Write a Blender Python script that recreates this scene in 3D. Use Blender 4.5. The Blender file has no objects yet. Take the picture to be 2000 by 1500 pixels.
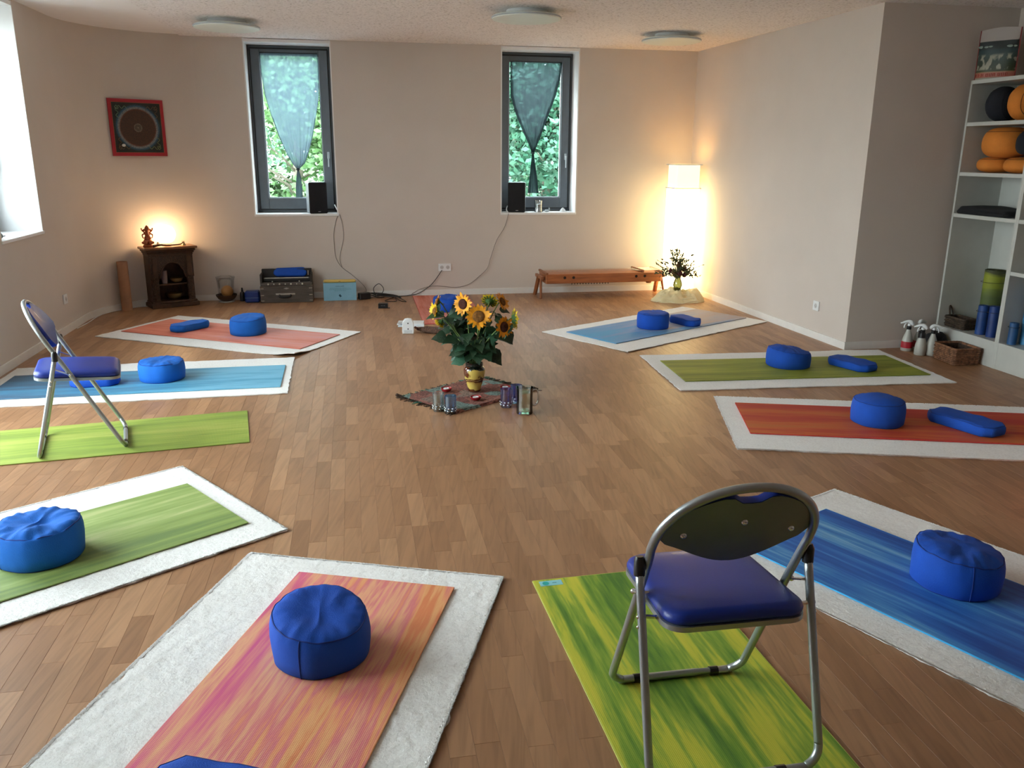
import bpy, math, random
from mathutils import Vector, Matrix, noise
from math import sin, cos, pi, radians

random.seed(7)
sc = bpy.context.scene
col = sc.collection

# ------------------------------------------------------------------ camera, world, exposure
PITCH, ROLL, FPX, CAM_H = 0.27, 0.0070, 1627.0, 1.532
cam_d = bpy.data.cameras.new('camera')
cam_d.sensor_width = 36.0
cam_d.lens = FPX / 2000.0 * 36.0
cam_d.clip_start = 0.05
cam = bpy.data.objects.new('camera', cam_d)
col.objects.link(cam)
cp, sp, cr, sr = cos(PITCH), sin(PITCH), cos(ROLL), sin(ROLL)
X = Vector((cr, sr * sp, sr * cp)); Y = Vector((-sr, cr * sp, cr * cp)); Z = X.cross(Y)
M = Matrix((X, Y, Z)).transposed().to_4x4()
M.translation = Vector((0, 0, CAM_H))
cam.matrix_world = M
sc.camera = cam

sc.view_settings.view_transform = 'Standard'
sc.view_settings.look = 'None'
sc.view_settings.gamma = 1.0
sc.view_settings.exposure = 0.10
sc.view_settings.use_curve_mapping = False

world = bpy.data.worlds.new('overcast_sky')
sc.world = world
world.use_nodes = True
wn = world.node_tree
bg = wn.nodes['Background']
tc = wn.nodes.new('ShaderNodeTexCoord')
sx = wn.nodes.new('ShaderNodeSeparateXYZ')
rp = wn.nodes.new('ShaderNodeValToRGB')
rp.color_ramp.elements[0].position = 0.0
rp.color_ramp.elements[0].color = (0.97, 0.98, 1.0, 1)
rp.color_ramp.elements[1].position = 0.7
rp.color_ramp.elements[1].color = (0.88, 0.93, 1.0, 1)
wn.links.new(tc.outputs['Generated'], sx.inputs[0])
wn.links.new(sx.outputs['Z'], rp.inputs[0])
wn.links.new(rp.outputs[0], bg.inputs[0])
bg.inputs['Strength'].default_value = 19.0
try:
    sc.cycles.max_bounces = 8
    sc.cycles.diffuse_bounces = 5
    sc.cycles.transparent_max_bounces = 16
    sc.cycles.sample_clamp_indirect = 6.0
    sc.cycles.caustics_reflective = False
    sc.cycles.caustics_refractive = False
except Exception:
    pass

# room grid: a runs along the back wall, b towards it
TH = radians(10.69)
def R(a, b, z=0.0):
    return Vector((a * cos(TH) - b * sin(TH), a * sin(TH) + b * cos(TH), z))
CEIL = 2.625
BACK, LEFT, ARC = 9.24, -2.49, 1.0
WIN_W, SILL = 0.86, 0.90
WALL_T = 0.42
LEFT_WINS = [7.035]
LEFT2 = -2.63          # the near stretch of the left wall steps back a little
ADDED_DOORS = [(4.65, 2.0), (2.55, 1.1)]   # unseen glazed doors, added to let in more daylight: centre, width
BACK_WINS = [-0.585, 2.032]

def portal(a, b, nx, ny, pw=WIN_W, z0=SILL):
    l = bpy.data.lights.new('window_portal', 'AREA')
    l.shape = 'RECTANGLE'; l.size = pw; l.size_y = CEIL - z0
    l.cycles.is_portal = True
    o = bpy.data.objects.new('window_portal', l); col.objects.link(o)
    n = R(nx, ny)
    o.rotation_euler = n.to_track_quat('-Z', 'Z').to_euler()
    o.location = R(a, b, (z0 + CEIL) / 2)
for b in LEFT_WINS: portal(LEFT - WALL_T - 0.02, b, 1, 0)
for b, w_ in ADDED_DOORS: portal(LEFT2 - WALL_T - 0.02, b, 1, 0, w_, 0.06)
for a in BACK_WINS: portal(a, BACK + WALL_T + 0.02, 0, -1)

# ------------------------------------------------------------------ materials
def new_mat(name):
    m = bpy.data.materials.new(name); m.use_nodes = True
    nt = m.node_tree
    return m, nt, nt.nodes['Principled BSDF']
def N(nt, t, **kw):
    n = nt.nodes.new(t)
    for k, v in kw.items(): setattr(n, k, v)
    return n
def coords(nt, scale=(1, 1, 1), rot=(0, 0, 0), loc=(0, 0, 0)):
    t = N(nt, 'ShaderNodeTexCoord'); mp = N(nt, 'ShaderNodeMapping')
    mp.inputs['Scale'].default_value = scale
    mp.inputs['Rotation'].default_value = rot
    mp.inputs['Location'].default_value = loc
    nt.links.new(t.outputs['Object'], mp.inputs['Vector'])
    return mp.outputs[0]
def ramp(nt, fac, stops):
    r = N(nt, 'ShaderNodeValToRGB')
    e = r.color_ramp.elements
    while len(e) < len(stops): e.new(0.5)
    for el, (p, c) in zip(e, stops):
        el.position = p; el.color = (c[0], c[1], c[2], 1)
    nt.links.new(fac, r.inputs[0])
    return r.outputs[0]
def bump(nt, bs, h, strength, dist=0.01):
    b = N(nt, 'ShaderNodeBump'); b.inputs['Strength'].default_value = strength
    b.inputs['Distance'].default_value = dist
    nt.links.new(h, b.inputs['Height']); nt.links.new(b.outputs[0], bs.inputs['Normal'])
def pm(name, c, rough=0.6, metal=0.0, var=0.12, scale=12.0, bmp=0.0, bscale=None, stretch=(1, 1, 1), coat=0.0, sheen=0.0):
    m, nt, bs = new_mat(name)
    v = coords(nt, stretch)
    n = N(nt, 'ShaderNodeTexNoise'); n.inputs['Scale'].default_value = scale
    n.inputs['Detail'].default_value = 4
    nt.links.new(v, n.inputs['Vector'])
    lo = [x * (1 - var) for x in c]; hi = [min(1, x * (1 + var)) for x in c]
    nt.links.new(ramp(nt, n.outputs['Fac'], [(0.3, lo), (0.7, hi)]), bs.inputs['Base Color'])
    bs.inputs['Roughness'].default_value = rough
    bs.inputs['Metallic'].default_value = metal
    if coat: bs.inputs['Coat Weight'].default_value = coat
    if sheen:
        bs.inputs['Sheen Weight'].default_value = sheen
        bs.inputs['Sheen Roughness'].default_value = 0.5
    if bmp:
        n2 = N(nt, 'ShaderNodeTexNoise'); n2.inputs['Scale'].default_value = bscale or scale * 6
        n2.inputs['Detail'].default_value = 3
        nt.links.new(v, n2.inputs['Vector'])
        bump(nt, bs, n2.outputs['Fac'], bmp)
    return m
def glass(name, tint=(1, 1, 1), refl=0.12, rough=0.02, body=0.0, bc=(1, 1, 1)):
    m, nt, bs = new_mat(name)
    nt.nodes.remove(bs)
    out = nt.nodes['Material Output']
    tr = N(nt, 'ShaderNodeBsdfTransparent'); tr.inputs[0].default_value = (*tint, 1)
    gl = N(nt, 'ShaderNodeBsdfGlossy'); gl.inputs['Roughness'].default_value = rough
    lw = N(nt, 'ShaderNodeLayerWeight'); lw.inputs[0].default_value = 0.25
    mr = N(nt, 'ShaderNodeMapRange'); mr.inputs[3].default_value = refl * 0.5; mr.inputs[4].default_value = min(1, refl * 4)
    nt.links.new(lw.outputs['Fresnel'], mr.inputs[0])
    mx = N(nt, 'ShaderNodeMixShader')
    nt.links.new(mr.outputs[0], mx.inputs[0]); nt.links.new(tr.outputs[0], mx.inputs[1]); nt.links.new(gl.outputs[0], mx.inputs[2])
    last = mx.outputs[0]
    if body:
        df = N(nt, 'ShaderNodeBsdfTranslucent'); df.inputs[0].default_value = (*bc, 1)
        m2 = N(nt, 'ShaderNodeMixShader'); m2.inputs[0].default_value = body
        nt.links.new(last, m2.inputs[1]); nt.links.new(df.outputs[0], m2.inputs[2]); last = m2.outputs[0]
    nt.links.new(last, out.inputs['Surface'])
    return m
def emit(name, c, s, var=0.04):
    m, nt, bs = new_mat(name)
    bs.inputs['Base Color'].default_value = (*c, 1)
    n = N(nt, 'ShaderNodeTexNoise'); n.inputs['Scale'].default_value = 30
    nt.links.new(coords(nt), n.inputs['Vector'])
    lo = [x * (1 - var) for x in c]
    nt.links.new(ramp(nt, n.outputs['Fac'], [(0.3, lo), (0.7, c)]), bs.inputs['Emission Color'])
    bs.inputs['Emission Strength'].default_value = s
    return m

M_WALL = pm('painted_plaster', (0.63, 0.565, 0.515), 0.9, var=0.02, scale=3, bmp=0.12, bscale=160)
M_WHITE_PLASTER = pm('white_reveal_plaster', (0.84, 0.85, 0.86), 0.75, var=0.02)
M_SMOOTH_CEIL = pm('smooth_ceiling_plaster', (0.88, 0.85, 0.85), 0.9, var=0.015)
M_BASE = pm('white_painted_wood', (0.80, 0.79, 0.77), 0.45, var=0.03)
M_FRAME = pm('anthracite_metal', (0.13, 0.15, 0.17), 0.45, metal=0.2, var=0.06)
M_SEAL = pm('black_rubber', (0.012, 0.013, 0.014), 0.5)
M_CHROME = pm('chrome', (0.75, 0.76, 0.78), 0.18, metal=1.0, var=0.03)
M_GREYMETAL = pm('silver_lacquered_tube', (0.40, 0.44, 0.46), 0.32, metal=0.75, var=0.05)
M_PLATE = pm('grey_green_steel', (0.17, 0.21, 0.19), 0.42, metal=0.2, var=0.06)
M_VINYL = pm('blue_vinyl', (0.004, 0.028, 0.27), 0.42, var=0.06, bmp=0.06, bscale=220, coat=0.1)
M_BLACK = pm('black_plastic', (0.012, 0.012, 0.014), 0.35)
M_SOFTBLACK = pm('black_fabric', (0.010, 0.010, 0.012), 0.95, bmp=0.3, bscale=150)
M_WHITEPL = pm('white_plastic', (0.80, 0.83, 0.85), 0.3, var=0.02)
M_LIGHTGREY = pm('light_grey_lacquer', (0.42, 0.48, 0.52), 0.35, var=0.04)
M_PANE = glass('window_glass', (0.93, 0.98, 0.97), 0.10)
M_GLASS = glass('clear_glass', (0.90, 0.94, 0.95), 0.35)
M_OAKROOM = None

def ceiling_mat():
    m, nt, bs = new_mat('stippled_ceiling_plaster')
    v = coords(nt)
    vo = N(nt, 'ShaderNodeTexNoise'); vo.inputs['Scale'].default_value = 55; vo.inputs['Detail'].default_value = 5
    nt.links.new(v, vo.inputs['Vector'])
    nt.links.new(ramp(nt, vo.outputs['Fac'], [(0.30, (0.50, 0.46, 0.45)), (0.42, (0.84, 0.80, 0.80)), (0.65, (0.92, 0.88, 0.88))]), bs.inputs['Base Color'])
    bs.inputs['Roughness'].default_value = 0.95
    bump(nt, bs, vo.outputs['Fac'], 0.5, 0.01)
    return m
M_CEIL = ceiling_mat()

def plank_mat():
    m, nt, bs = new_mat('oiled_oak_parquet')
    at = N(nt, 'ShaderNodeAttribute'); at.attribute_name = 'tone'
    t = N(nt, 'ShaderNodeTexCoord')
    mp = N(nt, 'ShaderNodeMapping'); mp.inputs['Rotation'].default_value = (0, 0, -TH); mp.inputs['Scale'].default_value = (38, 2.6, 1)
    geo = N(nt, 'ShaderNodeNewGeometry')
    # shift the grain from board to board
    ad = N(nt, 'ShaderNodeVectorMath'); ad.operation = 'MULTIPLY_ADD'
    ad.inputs[1].default_value = (7.3, 31.0, 17.0)
    cx = N(nt, 'ShaderNodeCombineXYZ')
    for i in range(3): nt.links.new(at.outputs['Fac'], cx.inputs[i])
    nt.links.new(cx.outputs[0], ad.inputs[0]); nt.links.new(geo.outputs['Position'], ad.inputs[2])
    nt.links.new(ad.outputs[0], mp.inputs['Vector'])
    n = N(nt, 'ShaderNodeTexNoise'); n.inputs['Scale'].default_value = 1.0; n.inputs['Detail'].default_value = 6
    n.inputs['Distortion'].default_value = 1.2
    nt.links.new(mp.outputs[0], n.inputs['Vector'])
    base = ramp(nt, at.outputs['Fac'], [(0.0, (0.305, 0.155, 0.076)), (0.35, (0.350, 0.182, 0.092)), (0.7, (0.385, 0.206, 0.106)), (1.0, (0.440, 0.245, 0.130))])
    grain = ramp(nt, n.outputs['Fac'], [(0.28, (0.72, 0.70, 0.68)), (0.55, (1.0, 1.0, 1.0)), (0.75, (1.10, 1.08, 1.05))])
    mx = N(nt, 'ShaderNodeMix'); mx.data_type = 'RGBA'; mx.blend_type = 'MULTIPLY'; mx.inputs['Factor'].default_value = 0.85
    nt.links.new(base, mx.inputs[6]); nt.links.new(grain, mx.inputs[7])
    nt.links.new(mx.outputs[2], bs.inputs['Base Color'])
    bs.inputs['Roughness'].default_value = 0.40
    bs.inputs['Specular IOR Level'].default_value = 0.5
    bump(nt, bs, n.outputs['Fac'], 0.05, 0.002)
    return m
M_PLANK = plank_mat()
M_SUBFLOOR = pm('subfloor', (0.12, 0.07, 0.04), 0.8)

def mat_streak(name, stops, seed, sy=9.0, edge=None):
    """yoga mat: streaks along the length (local x)"""
    m, nt, bs = new_mat(name)
    v = coords(nt, (0.9, sy, 1), loc=(seed * 3.1, seed * 1.7, seed))
    n = N(nt, 'ShaderNodeTexNoise'); n.inputs['Scale'].default_value = 1.0
    n.inputs['Detail'].default_value = 5; n.inputs['Roughness'].default_value = 0.62; n.inputs['Distortion'].default_value = 0.25
    nt.links.new(v, n.inputs['Vector'])
    v2 = coords(nt, (2.2, sy * 6, 1), loc=(seed, seed * 5.0, 0))
    n2 = N(nt, 'ShaderNodeTexNoise'); n2.inputs['Scale'].default_value = 1.0; n2.inputs['Detail'].default_value = 4
    nt.links.new(v2, n2.inputs['Vector'])
    mth = N(nt, 'ShaderNodeMath'); mth.operation = 'MULTIPLY_ADD'; mth.inputs[1].default_value = 0.30
    nt.links.new(n2.outputs['Fac'], mth.inputs[0]); nt.links.new(n.outputs['Fac'], mth.inputs[2])
    sb = N(nt, 'ShaderNodeMath'); sb.operation = 'SUBTRACT'; sb.inputs[1].default_value = 0.15
    nt.links.new(mth.outputs[0], sb.inputs[0])
    fac = sb.outputs[0]
    if edge:   # broad drift of dye across the width (edge) and the length
        t = N(nt, 'ShaderNodeTexCoord'); s = N(nt, 'ShaderNodeSeparateXYZ'); nt.links.new(t.outputs['Object'], s.inputs[0])
        a = N(nt, 'ShaderNodeMath'); a.operation = 'MULTIPLY_ADD'; a.inputs[1].default_value = edge[0]
        nt.links.new(s.outputs['Y'], a.inputs[0]); nt.links.new(fac, a.inputs[2])
        b = N(nt, 'ShaderNodeMath'); b.operation = 'MULTIPLY_ADD'; b.inputs[1].default_value = edge[1]
        nt.links.new(s.outputs['X'], b.inputs[0]); nt.links.new(a.outputs[0], b.inputs[2]); fac = b.outputs[0]
    nt.links.new(ramp(nt, fac, stops), bs.inputs['Base Color'])
    bs.inputs['Roughness'].default_value = 0.62
    w = N(nt, 'ShaderNodeTexWave'); w.inputs['Scale'].default_value = 95; w.bands_direction = 'X'
    nt.links.new(coords(nt), w.inputs['Vector'])
    w2 = N(nt, 'ShaderNodeTexWave'); w2.inputs['Scale'].default_value = 60; w2.bands_direction = 'Y'
    nt.links.new(coords(nt), w2.inputs['Vector'])
    mm = N(nt, 'ShaderNodeMath'); mm.operation = 'ADD'
    nt.links.new(w.outputs['Fac'], mm.inputs[0]); nt.links.new(w2.outputs['Fac'], mm.inputs[1])
    bump(nt, bs, mm.outputs[0], 0.25, 0.001)
    return m

# ------------------------------------------------------------------ mesh helpers
class MB:
    def __init__(s): s.v = []; s.f = []; s.T = Matrix.Identity(4)
    def add(s, vs, fs):
        o = len(s.v); s.v += [s.T @ Vector(v) for v in vs]; s.f += [tuple(i + o for i in f) for f in fs]; return s
    def box(s, cx, cy, cz, w, d, h, bev=0.0, T=None):
        if T is not None:
            o = s.T; s.T = s.T @ T; s.box(cx, cy, cz, w, d, h, bev); s.T = o; return s
        w, d, h = w / 2, d / 2, h / 2
        if bev <= 0:
            vs = [(cx + i * w, cy + j * d, cz + k * h) for k in (-1, 1) for j in (-1, 1) for i in (-1, 1)]
            return s.add(vs, [(0, 2, 3, 1), (4, 5, 7, 6), (0, 1, 5, 4), (2, 6, 7, 3), (0, 4, 6, 2), (1, 3, 7, 5)])
        b = min(bev, w * .98, d * .98, h * .98)
        idx = {}; vs = []
        for i in (-1, 1):
            for j in (-1, 1):
                for k in (-1, 1):
                    for ax in range(3):
                        p = [i * (w - b), j * (d - b), k * (h - b)]; p[ax] = (i * w, j * d, k * h)[ax]
                        idx[(i, j, k, ax)] = len(vs); vs.append((cx + p[0], cy + p[1], cz + p[2]))
        fs = []
        for sg in (-1, 1):
            fs.append([idx[(sg, j, k, 0)] for j, k in ((-1, -1), (1, -1), (1, 1), (-1, 1))][::sg])
            fs.append([idx[(i, sg, k, 1)] for i, k in ((-1, -1), (-1, 1), (1, 1), (1, -1))][::sg])
            fs.append([idx[(i, j, sg, 2)] for i, j in ((-1, -1), (1, -1), (1, 1), (-1, 1))][::sg])
        for i in (-1, 1):
            for j in (-1, 1):
                fs.append([idx[(i, j, -1, 0)], idx[(i, j, -1, 1)], idx[(i, j, 1, 1)], idx[(i, j, 1, 0)]][::i * j * 1])
                fs.append([idx[(i, -1, j, 0)], idx[(i, -1, j, 2)], idx[(i, 1, j, 2)], idx[(i, 1, j, 0)]][::-i * j])
                fs.append([idx[(-1, i, j, 1)], idx[(-1, i, j, 2)], idx[(1, i, j, 2)], idx[(1, i, j, 1)]][::i * j])
                for k in (-1, 1):
                    fs.append([idx[(i, j, k, 0)], idx[(i, j, k, 1)], idx[(i, j, k, 2)]][::i * j * k])
        return s.add(vs, fs)
    def lathe(s, prof, n=24, c=(0, 0, 0), sx=1.0, sy=1.0, cap=True):
        vs = []; fs = []
        for r, z in prof:
            for i in range(n):
                a = 2 * pi * i / n
                vs.append((c[0] + r * cos(a) * sx, c[1] + r * sin(a) * sy, c[2] + z))
        m = len(prof)
        for k in range(m - 1):
            for i in range(n):
                j = (i + 1) % n
                fs.append((k * n + i, k * n + j, (k + 1) * n + j, (k + 1) * n + i))
        if cap:
            fs.append(tuple(range(n))[::-1]); fs.append(tuple((m - 1) * n + i for i in range(n)))
        return s.add(vs, fs)
    def tube(s, pts, r, n=8, closed=False, cap=True, flat=1.0):
        P = [Vector(p) for p in pts]; m = len(P)
        rr = r if isinstance(r, (list, tuple)) else [r] * m
        vs = []; fs = []
        up = None
        for i in range(m):
            if closed: t = P[(i + 1) % m] - P[i - 1]
            else: t = P[min(i + 1, m - 1)] - P[max(i - 1, 0)]
            t = t.normalized() if t.length > 1e-9 else Vector((0, 0, 1))
            if up is None:
                up = Vector((0, 0, 1)) if abs(t.z) < 0.9 else Vector((1, 0, 0))
            u = (up - t * up.dot(t)).normalized(); w = t.cross(u); up = u
            for k in range(n):
                a = 2 * pi * k / n
                vs.append(P[i] + (u * cos(a) * flat + w * sin(a)) * rr[i])
        lim = m if closed else m - 1
        for i in range(lim):
            q = (i + 1) % m
            for k in range(n):
                j = (k + 1) % n
                fs.append((i * n + k, i * n + j, q * n + j, q * n + k))
        if cap and not closed:
            fs.append(tuple(range(n))[::-1]); fs.append(tuple((m - 1) * n + i for i in range(n)))
        return s.add([tuple(v) for v in vs], fs)
    def ball(s, c, r, n=12, m=8, sc=(1, 1, 1)):
        vs = [(c[0], c[1], c[2] - r * sc[2])]; fs = []
        for k in range(1, m):
            t = -pi / 2 + pi * k / m
            for i in range(n):
                a = 2 * pi * i / n
                vs.append((c[0] + r * cos(t) * cos(a) * sc[0], c[1] + r * cos(t) * sin(a) * sc[1], c[2] + r * sin(t) * sc[2]))
        vs.append((c[0], c[1], c[2] + r * sc[2])); top = len(vs) - 1
        for i in range(n):
            j = (i + 1) % n
            fs.append((0, 1 + j, 1 + i)); fs.append((top, 1 + (m - 2) * n + i, 1 + (m - 2) * n + j))
            for k in range(m - 2):
                fs.append((1 + k * n + i, 1 + k * n + j, 1 + (k + 1) * n + j, 1 + (k + 1) * n + i))
        return s.add(vs, fs)
    def prism(s, poly, z0, z1):
        n = len(poly)
        vs = [(p[0], p[1], z0) for p in poly] + [(p[0], p[1], z1) for p in poly]
        fs = [tuple(range(n))[::-1], tuple(range(n, 2 * n))] + [(i, (i + 1) % n, n + (i + 1) % n, n + i) for i in range(n)]
        return s.add(vs, fs)
    def mesh(s, name, sharp=35):
        me = bpy.data.meshes.new(name); me.from_pydata([tuple(v) for v in s.v], [], s.f); me.update()
        if sharp is not None:
            for p in me.polygons: p.use_smooth = True
            me.set_sharp_from_angle(angle=radians(sharp))
        return me

def tag(o, label=None, cat=None, group=None, kind=None):
    if label: o['label'] = label
    if cat: o['category'] = cat
    if group: o['group'] = group
    if kind: o['kind'] = kind
    return o
def obj(name, mb, mat, parent=None, sharp=35, label=None, cat=None, group=None, kind=None, loc=None, rz=0.0):
    me = mb.mesh(name, sharp) if isinstance(mb, MB) else mb
    if mat and not me.materials: me.materials.append(mat)
    o = bpy.data.objects.new(name, me); col.objects.link(o)
    if parent: o.parent = parent
    if loc is not None: o.location = loc
    if rz: o.rotation_euler = (0, 0, rz)
    return tag(o, label, cat, group, kind)
def thing(name, label, cat, loc=(0, 0, 0), rz=0.0, group=None, kind=None):
    o = bpy.data.objects.new(name, None); col.objects.link(o)
    o.empty_display_size = 0.1
    o.location = loc; o.rotation_euler = (0, 0, rz)
    return tag(o, label, cat, group, kind)
def copy_thing(src, loc, rz, label):
    r = src.copy(); col.objects.link(r); r.location = loc; r.rotation_euler = (0, 0, rz); r['label'] = label
    for ch in list(src.children):
        c = ch.copy(); col.objects.link(c); c.parent = r
        for g in list(ch.children):
            d = g.copy(); col.objects.link(d); d.parent = c
    return r
def smooth(pts, k=6, closed=False):
    P = [Vector(p) for p in pts]; n = len(P); out = []
    rng = range(n) if closed else range(n - 1)
    for i in rng:
        if closed: p0, p1, p2, p3 = P[i - 1], P[i], P[(i + 1) % n], P[(i + 2) % n]
        else: p0, p1, p2, p3 = P[max(i - 1, 0)], P[i], P[i + 1], P[min(i + 2, n - 1)]
        for j in range(k):
            t = j / k
            out.append(0.5 * ((2 * p1) + (p2 - p0) * t + (2 * p0 - 5 * p1 + 4 * p2 - p3) * t * t + (3 * p1 - p0 - 3 * p2 + p3) * t ** 3))
    if not closed: out.append(P[-1])
    return out
def ang(d): return radians(d)

# ------------------------------------------------------------------ room shell
ROOM_B0, ROOM_A1 = -2.6, 5.07
SH_A, SH_D = 4.668, 0.40
RC1, RC2 = (3.797, BACK), (3.919, 6.05)
def gbox(mb, a0, a1, b0, b1, z0, z1):
    vs = [R(a, b, z) for z in (z0, z1) for (a, b) in ((a0, b0), (a1, b0), (a1, b1), (a0, b1))]
    mb.add(vs, [(3, 2, 1, 0), (4, 5, 6, 7), (0, 1, 5, 4), (1, 2, 6, 5), (2, 3, 7, 6), (3, 0, 4, 7)])
    return mb

# ceiling: stippled field and a smooth strip along the left wall
mb = MB(); gbox(mb, -1.60, ROOM_A1 + 0.5, ROOM_B0 - 0.3, BACK + WALL_T, CEIL, CEIL + 0.2)
obj('ceiling', mb, M_CEIL, sharp=None, label='pale stippled plaster ceiling over the whole room', cat='ceiling', kind='structure')
mb = MB(); gbox(mb, LEFT2 - WALL_T, -1.60, ROOM_B0 - 0.3, BACK + WALL_T, CEIL + 0.012, CEIL + 0.2)
obj('ceiling_strip', mb, M_SMOOTH_CEIL, sharp=None, label='smooth white ceiling strip along the left window wall', cat='ceiling', kind='structure')

# back wall with two openings
mb = MB(); wb = [LEFT + ARC]
xs = [-1.49]
for a in BACK_WINS: xs += [a - WIN_W / 2, a + WIN_W / 2]
xs += [RC1[0]]
for i in range(0, len(xs) - 1):
    solid = i % 2 == 0
    gbox(mb, xs[i], xs[i + 1], BACK, BACK + WALL_T, -0.02, CEIL if solid else SILL - 0.02)
obj('wall_back', mb, M_WALL, sharp=None, label='beige plastered back wall with two tall windows', cat='wall', kind='structure')
# rounded corner
def arc_strip(r0, r1, z0, z1, n=28):
    mb = MB(); vs = []; fs = []
    for i in range(n + 1):
        t = pi / 2 + (pi / 2) * i / n
        for r in (r0, r1):
            for z in (z0, z1):
                vs.append(R(-1.49 + r * cos(t), 8.24 + r * sin(t), z))
    for i in range(n):
        o = i * 4; p = o + 4
        fs += [(o, p, p + 1, o + 1), (o + 2, o + 3, p + 3, p + 2), (o + 1, p + 1, p + 3, o + 3), (o, o + 2, p + 2, p)]
    fs += [(0, 1, 3, 2), (n * 4, n * 4 + 2, n * 4 + 3, n * 4 + 1)]
    return mb.add(vs, fs)
obj('wall_corner', arc_strip(ARC, ARC + WALL_T, -0.02, CEIL + 0.05), M_WALL, sharp=30, label='rounded beige corner between back and left walls', cat='wall', kind='structure')
# left wall
mb = MB(); ys = [8.24]
for b in LEFT_WINS: ys += [b + WIN_W / 2, b - WIN_W / 2]
ys += [5.72]
for i in range(len(ys) - 1):
    gbox(mb, LEFT - WALL_T, LEFT, ys[i + 1], ys[i], -0.02, CEIL + 0.05 if i % 2 == 0 else SILL - 0.02)
ys = [5.72]
for b, w_ in ADDED_DOORS: ys += [b + w_ / 2, b - w_ / 2]
ys += [ROOM_B0]
for i in range(len(ys) - 1):
    gbox(mb, LEFT2 - WALL_T, LEFT2, ys[i + 1], ys[i], -0.02, CEIL + 0.05 if i % 2 == 0 else 0.04)
obj('wall_left', mb, M_WALL, sharp=None, label='beige plastered left wall with tall windows', cat='wall', kind='structure')
# right wall block
mb = MB()
poly = [R(*RC1), R(3.797, BACK + WALL_T), R(5.6, BACK + WALL_T), R(5.6, 6.05), R(*RC2)]
mb.prism([(p.x, p.y) for p in poly][::-1], -0.02, CEIL + 0.02)
obj('wall_right', mb, M_WALL, sharp=None, label='beige right wall jutting out before the shelves', cat='wall', kind='structure')
mb = MB(); gbox(mb, ROOM_A1, ROOM_A1 + 0.3, ROOM_B0, 6.05, -0.02, CEIL + 0.02)
obj('wall_niche', mb, M_WALL, sharp=None, label='beige wall behind the white shelves', cat='wall', kind='structure')
mb = MB(); gbox(mb, LEFT2 - WALL_T, ROOM_A1 + 0.3, ROOM_B0 - 0.3, ROOM_B0, -0.02, CEIL + 0.02)
obj('wall_front', mb, M_WALL, sharp=None, label='beige wall behind the photographer', cat='wall', kind='structure')

# baseboards
BH, BT = 0.062, 0.014
def base(name, mb, label): obj(name, mb, M_BASE, sharp=30, label=label, cat='baseboard', kind='structure')
mb = MB(); gbox(mb, -1.49, RC1[0], BACK - BT, BACK, 0, BH); base('baseboard_back', mb, 'white baseboard along the back wall')
base('baseboard_corner', arc_strip(ARC - BT, ARC, 0, BH), 'white baseboard round the curved corner')
mb = MB(); gbox(mb, LEFT, LEFT + BT, 5.72, 8.24, 0, BH); base('baseboard_left', mb, 'white baseboard along the left wall')
mb = MB()
d = Vector((RC2[0] - RC1[0], RC2[1] - RC1[1])); nrm = Vector((d.y, -d.x)).normalized() * BT
if nrm.x > 0: nrm = -nrm
poly = [R(*RC1), R(*RC2), R(RC2[0] + nrm.x, RC2[1] - BT), R(RC1[0] + nrm.x, RC1[1] - BT)]
mb.prism([(p.x, p.y) for p in poly][::-1], 0, BH); base('baseboard_right', mb, 'white baseboard along the right wall')
mb = MB(); gbox(mb, RC2[0] - BT, SH_A + 0.02, 6.05 - BT, 6.05, 0, BH); base('baseboard_return', mb, 'white baseboard beside the shelves')

# ------------------------------------------------------------------ floor of oak strips
mb = MB(); gbox(mb, LEFT2 - 0.05, ROOM_A1 + 0.3, ROOM_B0, BACK + 0.05, -0.06, -0.010)
floor = obj('floor', mb, M_SUBFLOOR, sharp=None, label='oak strip parquet floor of the practice room', cat='floor', kind='structure')
def in_frame(p):
    d = p - Vector((0, 0, CAM_H)); c = Vector((d.dot(X), d.dot(Y), -d.dot(Z)))
    if c.z < 0.2: return False
    x = 1000 + FPX * c.x / c.z; y = 750 - FPX * c.y / c.z
    return -20 < x < 2020 and y < 1540
rows = []
w = 0.0705; a = LEFT - 2 * w
while a < ROOM_A1 - 0.01:
    b = ROOM_B0 + random.uniform(-0.4, 0)
    while b < BACK:
        L = random.choice([0.28, 0.36, 0.42, 0.50, 0.57])
        b0, b1 = max(b, ROOM_B0), min(b + L, BACK)
        ok = b1 - b0 > 0.01
        if a < LEFT - 0.01 and b1 > 5.72: ok = False
        if a > 3.9 and b0 > 6.04: ok = False
        elif a > 3.85 and b1 > 6.05: b1 = max(b1, 6.05) if a < 3.9 else 6.05
        if a + w / 2 < -1.49 and b1 > 8.24 and math.hypot(a + w / 2 + 1.49, b0 - 8.24) > 1.06: ok = False
        if ok:
            t = random.random(); t = min(1, max(0, 0.5 + (t - 0.5) * 0.9 + random.gauss(0, 0.08)))
            rows.append((a, min(a + w, ROOM_A1), b0, b1, t))
        b += L
    a += w
def plank_geo(p):
    a0, a1, b0, b1, t = p; c = 0.0007; h = 0.0009
    g = [(a0, b0, -0.012), (a1, b0, -0.012), (a1, b1, -0.012), (a0, b1, -0.012),
         (a0, b0, -h), (a1, b0, -h), (a1, b1, -h), (a0, b1, -h),
         (a0 + c, b0 + c, 0), (a1 - c, b0 + c, 0), (a1 - c, b1 - c, 0), (a0 + c, b1 - c, 0)]
    f = []
    for o in (0, 4):
        for i in range(4): f.append((o + i, o + (i + 1) % 4, o + 4 + (i + 1) % 4, o + 4 + i))
    f.append((8, 9, 10, 11))
    return [R(*q) for q in g], f
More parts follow.
